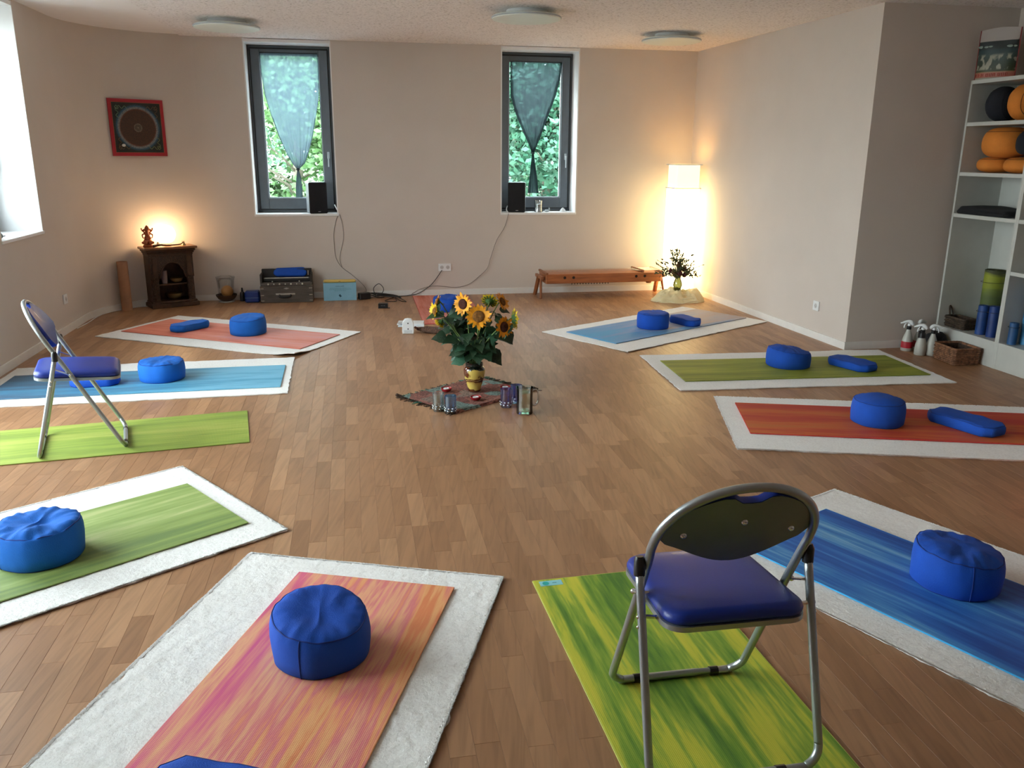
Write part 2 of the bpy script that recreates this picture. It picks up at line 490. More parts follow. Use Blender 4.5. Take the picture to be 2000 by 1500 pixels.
def tone_mesh(name, ps):
    mb = MB(); tones = []
    for p in ps:
        v, f = plank_geo(p); mb.add(v, f); tones += [p[4]] * len(f)
    me = mb.mesh(name, None)
    at = me.attributes.new('tone', 'FLOAT', 'FACE'); at.data.foreach_set('value', tones)
    me.materials.append(M_PLANK)
    return me
def covered(c):
    return False
key = []
for p in rows:
    c = R((p[0] + p[1]) / 2, (p[2] + p[3]) / 2, 0)
    key.append((c.length if in_frame(c) else 99, p))
key.sort(key=lambda q: q[0])
near = [p for dd, p in key[:300]]; far = [p for dd, p in key[300:]]
for p in near:
    o = bpy.data.objects.new('plank', tone_mesh('plank', [p])); col.objects.link(o); o.parent = floor
o = bpy.data.objects.new('planks', tone_mesh('planks', far)); col.objects.link(o); o.parent = floor; o['kind'] = 'stuff'

# ------------------------------------------------------------------ windows
def window(name, label, origin, rz, D=0.30):
    """origin: bottom centre of the opening on the wall face; local +y goes outwards"""
    t = thing(name, label, 'window', origin, rz, kind='structure')
    H = CEIL - SILL; W = WIN_W
    mb = MB()
    mb.box(0, D / 2, -0.012, W + 0.0, D + 0.02, 0.024, 0.003)
    obj('window_sill', mb, M_WHITE_PLASTER, t)
    mb = MB()
    for s in (-1, 1): mb.box(s * (W / 2 - 0.006), D / 2, H / 2, 0.012, D, H)
    mb.box(0, D / 2, H - 0.02, W, D, 0.03)
    obj('reveal_lining', mb, M_WHITE_PLASTER, t)
    mb = MB(); fw = 0.055
    for s in (-1, 1): mb.box(s * (W / 2 - 0.012 - fw / 2), D, H / 2, fw, 0.07, H, 0.004)
    mb.box(0, D, H - 0.035 - fw / 2, W - 0.024, 0.07, fw, 0.004); mb.box(0, D, fw / 2, W - 0.024, 0.07, fw, 0.004)
    obj('outer_frame', mb, M_FRAME, t)
    mb = MB(); q0, q1 = 0.385, H - 0.073
    for s in (-1, 1): mb.box(s * (q0 + 0.006), D - 0.042, H / 2 - 0.02, 0.014, 0.02, H - 0.10)
    mb.box(0, D - 0.042, q1 + 0.006, 0.79, 0.02, 0.014); mb.box(0, D - 0.042, 0.032, 0.79, 0.02, 0.010)
    obj('seal', mb, M_SEAL, t)
    gx, g0, g1 = 0.296, 0.152, H - 0.135
    mb = MB(); x1 = W / 2 - 0.045; z0, z1 = 0.038, H - 0.075; dd = D - 0.03
    for s in (-1, 1): mb.box(s * (gx + x1) / 2, dd, (z0 + z1) / 2, x1 - gx, 0.06, z1 - z0, 0.004)
    mb.box(0, dd, (z0 + g0) / 2, gx * 2, 0.06, g0 - z0, 0.004); mb.box(0, dd, (g1 + z1) / 2, gx * 2, 0.06, z1 - g1, 0.004)
    sash = obj('sash', mb, M_FRAME, t)
    mb = MB()
    for s in (-1, 1): mb.box(s * (gx - 0.004), dd + 0.01, (g0 + g1) / 2, 0.008, 0.03, g1 - g0)
    mb.box(0, dd + 0.01, g0 + 0.004, gx * 2, 0.03, 0.008)
    obj('glazing_bead', mb, M_LIGHTGREY, t)
    mb = MB(); mb.box(0, dd + 0.012, (g0 + g1) / 2, gx * 2, 0.006, g1 - g0)
    obj('pane', mb, M_PANE, t, sharp=None)
    mb = MB()
    hx = (gx + x1) / 2 + 0.01
    mb.box(hx, dd - 0.035, 0.60, 0.026, 0.012, 0.07, 0.003)
    mb.tube([(hx, dd - 0.035, 0.60), (hx, dd - 0.07, 0.60)], 0.009)
    mb.tube([(hx, dd - 0.07, 0.61), (hx, dd - 0.072, 0.48)], 0.010, flat=0.7)
    obj('window_handle', mb, M_LIGHTGREY, t)
    return t
n = 1
for a in BACK_WINS:
    window('window_%d' % n, ['tall narrow grey framed window above the harmonium', 'tall narrow grey framed window left of the glowing lamp'][n - 1], R(a, BACK, SILL), TH); n += 1
window('window_3', 'bright tall window in the left wall at the frame edge', R(LEFT, LEFT_WINS[0], SILL), TH + pi / 2, D=0.38)
def glazed(name, label, origin, rz, W, H, leaves=2):
    t = thing(name, label, 'window', origin, rz, kind='structure'); D = 0.28
    for k in range(leaves):
        w1 = W / leaves; cx = -W / 2 + w1 * (k + .5)
        mb = MB()
        for sg in (-1, 1): mb.box(cx + sg * (w1 / 2 - 0.035), D, H / 2, 0.07, 0.06, H, 0.004)
        mb.box(cx, D, 0.05, w1 - 0.14, 0.06, 0.10, 0.004); mb.box(cx, D, H - 0.05, w1 - 0.14, 0.06, 0.10, 0.004)
        obj('sash', mb, M_FRAME, t); mb = MB(); mb.box(cx, D, H / 2, w1 - 0.14, 0.006, H - 0.2); obj('pane', mb, M_PANE, t, sharp=None)
for k, (b, w_) in enumerate(ADDED_DOORS):  # added glazing, sized to brighten the room from the left
    glazed('added_door_%d' % (k + 1), 'added glazed opening in the left wall, outside the frame, for more daylight', R(LEFT2, b, 0.045), TH + pi / 2, w_, CEIL - 0.045)

# ------------------------------------------------------------------ sheer curtains tied in a knot
def curtain_mat(name, c, tr):
    m, nt, bs = new_mat(name); nt.nodes.remove(bs)
    out = nt.nodes['Material Output']
    t = N(nt, 'ShaderNodeBsdfTransparent'); t.inputs[0].default_value = (0.62, 0.72, 0.82, 1)
    d = N(nt, 'ShaderNodeBsdfDiffuse'); l = N(nt, 'ShaderNodeBsdfTranslucent')
    n = N(nt, 'ShaderNodeTexNoise'); n.inputs['Scale'].default_value = 300
    nt.links.new(coords(nt), n.inputs['Vector'])
    c0 = ramp(nt, n.outputs['Fac'], [(0.3, [x * 0.8 for x in c]), (0.7, c)])
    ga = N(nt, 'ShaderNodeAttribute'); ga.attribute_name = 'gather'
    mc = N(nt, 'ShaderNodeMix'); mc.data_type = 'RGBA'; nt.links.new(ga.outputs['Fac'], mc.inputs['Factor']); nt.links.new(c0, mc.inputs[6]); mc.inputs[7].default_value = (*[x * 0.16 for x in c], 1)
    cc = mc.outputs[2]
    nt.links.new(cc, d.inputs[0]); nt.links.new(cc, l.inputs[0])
    m1 = N(nt, 'ShaderNodeMixShader'); m1.inputs[0].default_value = 0.55
    nt.links.new(d.outputs[0], m1.inputs[1]); nt.links.new(l.outputs[0], m1.inputs[2])
    m2 = N(nt, 'ShaderNodeMixShader')
    # woven threads hide more where the cloth is bunched
    at = N(nt, 'ShaderNodeAttribute'); at.attribute_name = 'gather'
    mr = N(nt, 'ShaderNodeMapRange'); mr.inputs[3].default_value = 1 - tr; mr.inputs[4].default_value = 0.97
    nt.links.new(at.outputs['Fac'], mr.inputs[0]); nt.links.new(mr.outputs[0], m2.inputs[0])
    nt.links.new(t.outputs[0], m2.inputs[1]); nt.links.new(m1.outputs[0], m2.inputs[2])
    nt.links.new(m2.outputs[0], out.inputs['Surface'])
    return m
def curtain(a, edges, label, c, tr, hem=0.02):
    """edges: (z, xl, xr) from the top down, local x along the wall"""
    loc = R(a, BACK + 0.222, 0)
    t = thing('curtain', label, 'curtain', loc, TH, group='tied sheer curtains on the back windows')
    nx = 56; vs = []; fs = []; gat = []
    E = []
    for i in range(len(edges) - 1):
        for k in range(6):
            u = k / 6; p, q = edges[i], edges[i + 1]
            E.append([p[j] * (1 - u) + q[j] * u for j in range(3)])
    E.append(list(edges[-1]))
    wmax = edges[0][2] - edges[0][1]
    for z, xl, xr in E:
        w_ = xr - xl
        for i in range(nx + 1):
            u = i / nx
            g = 1 - w_ / wmax
            x = xl + w_ * u
            y = 0.004 * sin(u * 2 * pi * 9 + 1.3 * sin(u * 7)) * (0.5 + 1.0 * g) + 0.006 * g * sin(u * 2 * pi * 4)
            vs.append((x, y, z)); 
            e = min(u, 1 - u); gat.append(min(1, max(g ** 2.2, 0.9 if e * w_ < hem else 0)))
    for r in range(len(E) - 1):
        for i in range(nx):
            o = r * (nx + 1) + i; fs.append((o, o + 1, o + nx + 2, o + nx + 1))
    mb = MB().add(vs, fs); me = mb.mesh('sheer_panel', 180)
    at = me.attributes.new('gather', 'FLOAT', 'POINT'); at.data.foreach_set('value', gat)
    mm = curtain_mat('sheer_voile', c, tr)
    obj('sheer_panel', me, mm, t)
    kz, kx = min(((e[2] - e[1]), e[0], (e[1] + e[2]) / 2) for e in edges)[1:]
    mb = MB(); mb.ball((kx, -0.002, kz), 0.014, sc=(1, 0.8, 1.1)); mb.tube([(kx + 0.014 * cos(q), -0.002 + 0.012 * sin(q), kz + 0.004 * sin(2 * q)) for q in [i * pi / 6 for i in range(12)]], 0.006, closed=True)
    obj('knot', mb, pm('dark_voile_knot', (0.02, 0.035, 0.05), 0.9), t)
    mb = MB(); mb.tube([(edges[0][1], 0.012, edges[0][0] + 0.005), (edges[0][2], 0.012, edges[0][0] + 0.005)], 0.005)
    obj('curtain_rod', mb, M_SEAL, t)
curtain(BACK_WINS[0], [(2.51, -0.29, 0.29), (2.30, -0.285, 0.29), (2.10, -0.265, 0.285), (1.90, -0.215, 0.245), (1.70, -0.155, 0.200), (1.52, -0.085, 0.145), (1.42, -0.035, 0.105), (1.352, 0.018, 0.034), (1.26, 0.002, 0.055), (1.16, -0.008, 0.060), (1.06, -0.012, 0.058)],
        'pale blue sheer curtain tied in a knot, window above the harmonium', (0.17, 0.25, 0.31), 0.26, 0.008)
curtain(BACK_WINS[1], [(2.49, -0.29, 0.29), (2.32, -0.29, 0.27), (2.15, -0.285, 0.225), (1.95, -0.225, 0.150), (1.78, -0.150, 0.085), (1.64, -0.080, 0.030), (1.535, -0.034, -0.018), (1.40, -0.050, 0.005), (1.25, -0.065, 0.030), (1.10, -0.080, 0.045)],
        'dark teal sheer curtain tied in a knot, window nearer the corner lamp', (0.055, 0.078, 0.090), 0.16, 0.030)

# ------------------------------------------------------------------ outdoors
M_LEAF_OUT = []
for i, c in enumerate([(0.055, 0.16, 0.075), (0.085, 0.19, 0.065), (0.035, 0.13, 0.075)]):
    m, nt, bs = new_mat('garden_leaf'); 
    n_ = N(nt, 'ShaderNodeTexNoise'); n_.inputs['Scale'].default_value = 2.2; nt.links.new(coords(nt), n_.inputs['Vector'])
    nt.links.new(ramp(nt, n_.outputs['Fac'], [(0.35, [x * 0.6 for x in c]), (0.65, [min(1, x * 1.5) for x in c])]), bs.inputs['Base Color'])
    bs.inputs['Roughness'].default_value = 0.5
    M_LEAF_OUT.append(m)
M_BARK = pm('tree_bark', (0.22, 0.20, 0.16), 0.9, var=0.3, bmp=0.5, stretch=(1, 1, 0.2))
M_GROUND = pm('grey_bounce_ground', (0.34, 0.32, 0.29), 0.95, var=0.3, scale=3)  # added ground, grey so daylight bounced indoors has no green cast
mb = MB(); mb.box(0, 5, -0.45, 120, 120, 0.3)
obj('ground', mb, M_GROUND, sharp=None, label='grey ground outside the windows, added to bounce neutral daylight', cat='ground', kind='structure')
def tree(loc, hgt, rad, nleaf, mi, label, ls=0.11, trunk=0.12):
    t = thing('tree', label, 'tree', (loc[0], loc[1], -0.3), random.uniform(0, 6))
    mb = MB(); mb.tube(smooth([(0, 0, 0), (0.1, 0.05, hgt * 0.4), (-0.05, 0.1, hgt * 0.85)], 4), [trunk * (1 - 0.07 * i) for i in range(9)], 8)
    for k in range(9):
        q = random.uniform(0, 6.28); z = hgt * random.uniform(0.25, 0.7)
        mb.tube([(0, 0, z), (cos(q) * rad * 0.4, sin(q) * rad * 0.4, z + 0.3), (cos(q) * rad * 0.8, sin(q) * rad * 0.8, z + 0.5)], [trunk * .22, trunk * .14, trunk * .06], 5)
    obj('trunk', mb, M_BARK, t)
    mb = MB(); cl = [(random.gauss(0, rad * 0.4), random.gauss(0, rad * 0.4), random.uniform(0.12, 1) * hgt, random.uniform(0.25, 0.5) * rad) for _ in range(26)]
    for _ in range(nleaf):
        cx, cy, cz, r = random.choice(cl)
        p = Vector((cx + random.gauss(0, r * .5), cy + random.gauss(0, r * .5), max(0.02, cz + random.gauss(0, r * .4))))
        u = Vector((random.gauss(0, 1), random.gauss(0, 1), random.gauss(-0.3, 0.6))).normalized(); v = u.orthogonal().normalized()
        v = Matrix.Rotation(random.uniform(0, 6.28), 3, u) @ v
        s = ls * random.uniform(0.7, 1.5)
        mb.add([p, p + u * s * .5 + v * s * .28, p + u * s, p + u * s * .5 - v * s * .28], [(0, 1, 2, 3)])
    o = obj('foliage', mb, M_LEAF_OUT[mi], t, sharp=None, kind='stuff')
for i, (x, y, h, r, nl, mi, lb) in enumerate([
    (-7.6, 17.5, 5.0, 1.6, 5200, 1, 'tall yellow-green tree far left behind the left back window'),
    (-3.55, 14.2, 3.6, 1.45, 15000, 1, 'dense bright green shrub filling the left back window'),
    (-4.9, 19.5, 6.4, 2.3, 14000, 0, 'taller green tree behind the dense shrub of the left back window'),
    (-1.0, 17.5, 5.4, 1.5, 5200, 2, 'bluish green tree between the two back windows'),
    (0.65, 13.9, 3.2, 1.25, 12000, 2, 'low bluish green shrub in the right back window'),
    (0.45, 18.5, 6.6, 2.2, 20000, 0, 'tall green tree with a pale trunk in the right back window'),
    (3.6, 17.5, 5.4, 1.8, 5200, 1, 'yellow-green tree to the right of the right back window'),
    (-9.5, 9.5, 3.4, 1.3, 2500, 0, 'small green tree outside the left wall')]):
    tree((x, y), h, r, nl, mi, lb)

# ------------------------------------------------------------------ ceiling lamps (unlit discs)
M_DISC = pm('opal_lamp_disc', (0.78, 0.86, 0.82), 0.4, var=0.02)
def ceiling_lamp(x, y, label):
    t = thing('ceiling_lamp', label, 'ceiling lamp', (x, y, CEIL), 0, 'flat round lamps hanging under the ceiling')
    mb = MB(); mb.lathe([(0.16, 0.0), (0.165, -0.045)], 32); obj('lamp_base', mb, M_WHITEPL, t)
    mb = MB(); mb.lathe([(0.262, -0.040), (0.274, -0.046), (0.277, -0.056), (0.272, -0.066), (0.25, -0.072)], 48); obj('lamp_disc', mb, M_DISC, t)
    mb = MB(); mb.lathe([(0.276, -0.049), (0.280, -0.051), (0.280, -0.059), (0.276, -0.061)], 48, cap=False); obj('trim_ring', mb, M_LIGHTGREY, t)
ceiling_lamp(-2.494, 7.78, 'flat round ceiling lamp at left, above the mandala side')
ceiling_lamp(0.094, 7.16, 'flat round ceiling lamp nearest the camera, above the sunflowers')
ceiling_lamp(1.485, 8.46, 'flat round ceiling lamp near the right back corner')

# ------------------------------------------------------------------ rugs and mats
def fleece_mat():
    m, nt, bs = new_mat('woollen_fleece')
    v = coords(nt)
    n = N(nt, 'ShaderNodeTexNoise'); n.inputs['Scale'].default_value = 95; n.inputs['Detail'].default_value = 4; n.inputs['Roughness'].default_value = 0.7
    nt.links.new(v, n.inputs['Vector'])
    n3 = N(nt, 'ShaderNodeTexNoise'); n3.inputs['Scale'].default_value = 4; nt.links.new(v, n3.inputs['Vector'])
    mx = N(nt, 'ShaderNodeMath'); mx.operation = 'MULTIPLY_ADD'; mx.inputs[1].default_value = 0.25
    nt.links.new(n3.outputs['Fac'], mx.inputs[0]); nt.links.new(n.outputs['Fac'], mx.inputs[2])
    nt.links.new(ramp(nt, mx.outputs[0], [(0.35, (0.62, 0.60, 0.57)), (0.58, (0.80, 0.79, 0.77)), (0.85, (0.86, 0.86, 0.84))]), bs.inputs['Base Color'])
    bs.inputs['Roughness'].default_value = 1.0
    bs.inputs['Sheen Weight'].default_value = 0.3
    bump(nt, bs, n.outputs['Fac'], 0.55, 0.005)
    return m
M_FLEECE = fleece_mat()
M_BACKING = pm('rug_backing', (0.10, 0.08, 0.07), 0.9)
def rug(cx, cy, deg, label, tufts, L=2.0, W=1.01, curl=None):
    t = thing('fleece_rug', label, 'rug', (cx, cy, 0), ang(deg), 'woollen underlays beneath the yoga mats')
    st = 0.009 if tufts > 20000 else (0.015 if tufts else 0.03)
    nx, ny = int(L / st), int(W / st); vs = []; fs = []
    sd = random.uniform(0, 90)
    def edge(u, v):
        x = (u - .5) * L; y = (v - .5) * W
        ex = 0.010 * noise.noise((y * 14, sd, 0)) + 0.006 * noise.noise((y * 45, sd, 3)); ey = 0.010 * noise.noise((x * 14, sd, 7)) + 0.006 * noise.noise((x * 45, sd, 11))
        return x + ex * (abs(u - .5) * 2) ** 4, y + ey * (abs(v - .5) * 2) ** 4
    def lift(x, y):
        z = 0.0
        if curl:
            dx = x - curl[0] * L / 2; dy = y - curl[1] * W / 2
            z = 0.03 * math.exp(-(dx * dx + dy * dy) / 0.02)
        e = min(L / 2 - abs(x), W / 2 - abs(y))
        z += 0.004 * max(0, noise.noise((x * 5, y * 5, sd))) * max(0, 1 - e / 0.08)
        return z
    for j in range(ny + 1):
        for i in range(nx + 1):
            u, v = i / nx, j / ny
            x, y = edge(u, v)
            z = 0.0085 + (0.0013 * noise.noise((x * 28, y * 28, sd)) + (0.0022 * noise.noise((x * 75, y * 75, sd)) if tufts else 0)) + lift(x, y)
            if min(i, nx - i, j, ny - j) == 0: z = 0.0078 + lift(x, y)
            vs.append((x, y, z))
    for j in range(ny):
        for i in range(nx):
            o = j * (nx + 1) + i; fs.append((o, o + 1, o + nx + 2, o + nx + 1))
    ring = [i for i in range(nx + 1)] + [j * (nx + 1) + nx for j in range(1, ny + 1)] + [ny * (nx + 1) + i for i in range(nx - 1, -1, -1)] + [j * (nx + 1) for j in range(ny - 1, 0, -1)]
    o = len(vs)
    for r in ring: vs.append((vs[r][0] * 0.998, vs[r][1] * 0.998, 0.0012 + lift(vs[r][0], vs[r][1])))
    m = len(ring)
    side = [(ring[i], o + i, o + (i + 1) % m, ring[(i + 1) % m]) for i in range(m)]
    obj('fleece', MB().add(vs, fs + side), M_FLEECE, t, sharp=50)
    under = [(vs[o + i][0] * k, vs[o + i][1] * k, max(0.0004, vs[o + i][2] * (1.0 if k > .99 else 0.5) - 0.0008)) for k in (0.996, 0.93) for i in range(m)]
    mb = MB(); mb.add(under, [(i, m + i, m + (i + 1) % m, (i + 1) % m) for i in range(m)]); obj('backing', mb, M_BACKING, t, sharp=None)
    if tufts:
        mb = MB()
        for _ in range(int(tufts * 0.5)):
            if True:
                q = random.random() * 2 * (L + W)
                if q < L: x, y = q - L / 2, -W / 2 + 0.004
                elif q < L + W: x, y = L / 2 - 0.004, q - L - W / 2
                elif q < 2 * L + W: x, y = q - L - W - L / 2, W / 2 - 0.004
                else: x, y = -L / 2 + 0.004, q - 2 * L - W - W / 2
            else: x, y = random.uniform(-L / 2, L / 2), random.uniform(-W / 2, W / 2)
            z = 0.006 + lift(x, y); q = random.uniform(0, 6.28); s = random.uniform(0.004, 0.009)
            up_ = 0.12
            if abs(x) > L / 2 - .01 or abs(y) > W / 2 - .01: up_ = 0.10
            if abs(x) > L / 2 - .01: q = random.gauss(0 if x > 0 else pi, 0.7)
            elif abs(y) > W / 2 - .01: q = random.gauss(pi / 2 if y > 0 else -pi / 2, 0.7)
            dx, dy = cos(q), sin(q); wd = 0.0022
            mb.add([(x - dy * wd, y + dx * wd, z), (x + dy * wd, y - dx * wd, z), (x + dx * s + dy * wd, y + dy * s - dx * wd, z + 0.0035 + s * up_), (x + dx * s * 1.5, y + dy * s * 1.5, z + 0.0025 + s * up_ * .6)], [(0, 1, 2, 3)])
        obj('pile', mb, M_FLEECE, t, sharp=None, kind='stuff')
    return t
RUGT = 0.0095
def yoga_mat(cx, cy, deg, mat, label, on_rug=True, L=1.83, W=0.60, side=None):
    z = RUGT + 0.001 if on_rug else 0.0006
    mb = MB(); mb.box(0, 0, 0.003, L, W, 0.0055, 0.0012)
    o = obj('yoga_mat', mb, mat, label=label, cat='yoga mat', group='yoga mats laid out around the room', loc=(cx, cy, z), rz=ang(deg), sharp=30)
    if side:
        mb = MB()
        for s in (-1, 1):
            mb.box(0, s * (W / 2 + 0.0008), 0.003, L, 0.002, 0.005)
            mb.box(s * (L / 2 + 0.0008), 0, 0.003, 0.002, W, 0.005)
        obj('cut_edge', mb, side, o)
    return o

S_SALMON = [(0.32, (0.50, 0.09, 0.055)), (0.45, (0.62, 0.17, 0.11)), (0.58, (0.70, 0.26, 0.20)), (0.72, (0.66, 0.30, 0.30))]
S_RED = [(0.30, (0.46, 0.028, 0.022)), (0.44, (0.52, 0.055, 0.022)), (0.56, (0.60, 0.12, 0.028)), (0.70, (0.55, 0.15, 0.035))]
S_ORANGE = [(0.24, (0.60, 0.05, 0.24)), (0.34, (0.68, 0.13, 0.23)), (0.42, (0.76, 0.27, 0.22)), (0.48, (0.80, 0.40, 0.22)), (0.55, (0.68, 0.18, 0.20)), (0.60, (0.78, 0.30, 0.15)), (0.66, (0.80, 0.40, 0.17)), (0.74, (0.72, 0.23, 0.09))]
S_GREEN = [(0.34, (0.075, 0.20, 0.025)), (0.43, (0.16, 0.31, 0.03)), (0.50, (0.30, 0.43, 0.045)), (0.56, (0.56, 0.58, 0.05)), (0.66, (0.66, 0.62, 0.06))]
S_OLIVE = [(0.35, (0.16, 0.21, 0.018)), (0.50, (0.24, 0.29, 0.026)), (0.65, (0.35, 0.37, 0.04))]
S_LIME = [(0.35, (0.18, 0.26, 0.035)), (0.50, (0.27, 0.36, 0.05)), (0.65, (0.37, 0.42, 0.08))]
S_SOFTGREEN = [(0.34, (0.14, 0.22, 0.06)), (0.48, (0.22, 0.31, 0.075)), (0.60, (0.30, 0.39, 0.12)), (0.70, (0.44, 0.48, 0.20))]
S_TEAL = [(0.25, (0.055, 0.12, 0.20)), (0.42, (0.06, 0.20, 0.34)), (0.58, (0.07, 0.30, 0.48)), (0.72, (0.16, 0.44, 0.62))]
S_BLUE = [(0.35, (0.010, 0.075, 0.36)), (0.50, (0.02, 0.14, 0.52)), (0.60, (0.05, 0.25, 0.62)), (0.72, (0.22, 0.48, 0.72))]
S_LAVENDER = [(0.22, (0.05, 0.32, 0.60)), (0.38, (0.10, 0.30, 0.58)), (0.52, (0.22, 0.34, 0.56)), (0.68, (0.42, 0.40, 0.46)), (0.82, (0.45, 0.36, 0.36))]

rug(-2.447, 7.075, -20.0, 'white fleece rug under the pink mat by the altar', 0, curl=(1, -1))
rug(-2.530, 5.545, 11.7, 'white fleece rug under the blue mat behind the left chair', 0, L=1.95)
rug(1.349, 7.534, 41.0, 'white fleece rug under the pale blue mat near the wooden string instrument', 0)
rug(2.059, 6.009, 7.2, 'white fleece rug under the olive green mat', 0)
rug(2.266, 4.632, -6.2, 'white fleece rug under the red mat at right', 9000)
rug(-2.003, 2.851, 45.0, 'thick white fleece rug under the soft green mat at left', 30000)
rug(-0.705, 1.907, 79.7, 'thick white fleece rug under the nearest orange pink mat', 52000)
rug(1.716, 2.569, -53.9, 'white fleece rug under the blue streaked mat in front at right', 26000)

yoga_mat(-2.4525, 7.0885, -20.2, mat_streak('mat_salmon', S_SALMON, 1.0, 7, (0, 0.07)), 'salmon pink yoga mat in front of the carved altar')
yoga_mat(-2.510, 5.491, 11.5, mat_streak('mat_teal', S_TEAL, 2.0, 8, (0, 0.26)), 'sky blue yoga mat behind the left folding chair')
yoga_mat(1.371, 7.588, 40.0, mat_streak('mat_lavender', S_LAVENDER, 3.0, 7, (0, 0.27)), 'yoga mat fading from light blue to lavender, near the string instrument')
yoga_mat(2.076, 6.0005, 7.2, mat_streak('mat_olive', S_OLIVE, 4.0, 9), 'olive green yoga mat by the shelves')
yoga_mat(2.297, 4.676, -6.3, mat_streak('mat_red', S_RED, 5.0, 8, (-0.25, 0)), 'red orange yoga mat at right', side=pm('red_mat_core', (0.55, 0.03, 0.03), 0.8))
yoga_mat(-2.393, 4.295, 18.2, mat_streak('mat_lime', S_LIME, 6.0, 7), 'lime green yoga mat under the left folding chair', on_rug=False)
yoga_mat(-1.976, 2.820, 44.6, mat_streak('mat_softgreen', S_SOFTGREEN, 7.4, 8), 'soft green yoga mat at left with the crumpled cushion')
yoga_mat(-0.662, 1.867, 79.7, mat_streak('mat_orange', S_ORANGE, 8.3, 9, (-0.50, 0.02)), 'orange mat with magenta edge, nearest the camera')
m9 = yoga_mat(0.570, 1.950, -77.7, mat_streak('mat_green', S_GREEN, 9.2, 8), 'yellow and green streaked yoga mat under the near folding chair', on_rug=False, side=pm('lime_mat_core', (0.52, 0.55, 0.12), 0.8))
yoga_mat(1.687, 2.510, -54.7, mat_streak('mat_blue', S_BLUE, 10.5, 9), 'deep blue streaked yoga mat in front at right', side=pm('cyan_mat_core', (0.04, 0.38, 0.75), 0.8))
yoga_mat(-0.668, 8.42, 100.4, mat_streak('mat_coral', S_SALMON, 11.0, 8), 'coral yoga mat at the back wall, behind the sunflowers', on_rug=False, L=1.60, side=pm('crimson_mat_core', (0.5, 0.02, 0.04), 0.8))
# sewn-on tag at the corner of the green mat
mb = MB(); mb.box(-0.915 + 0.030, -0.30 + 0.062, 0.0064, 0.036, 0.085, 0.0008, 0.0003)
lab = obj('mat_tag', mb, pm('aqua_tag', (0.28, 0.66, 0.74), 0.5, var=0.03), m9, label='aqua rectangular tag with a round emblem')
mb = MB(); mb.lathe([(0.0125, 0), (0.0125, 0.0006)], 20, c=(-0.885, -0.30 + 0.042, 0.0067)); obj('tag_emblem', mb, pm('turquoise_print', (0.02, 0.48, 0.46), 0.5), lab)
mb = MB(); mb.box(-0.885, -0.30 + 0.075, 0.007, 0.0022, 0.016, 0.0005); obj('tag_line', mb, pm('tag_ink', (0.02, 0.12, 0.18), 0.5), lab)

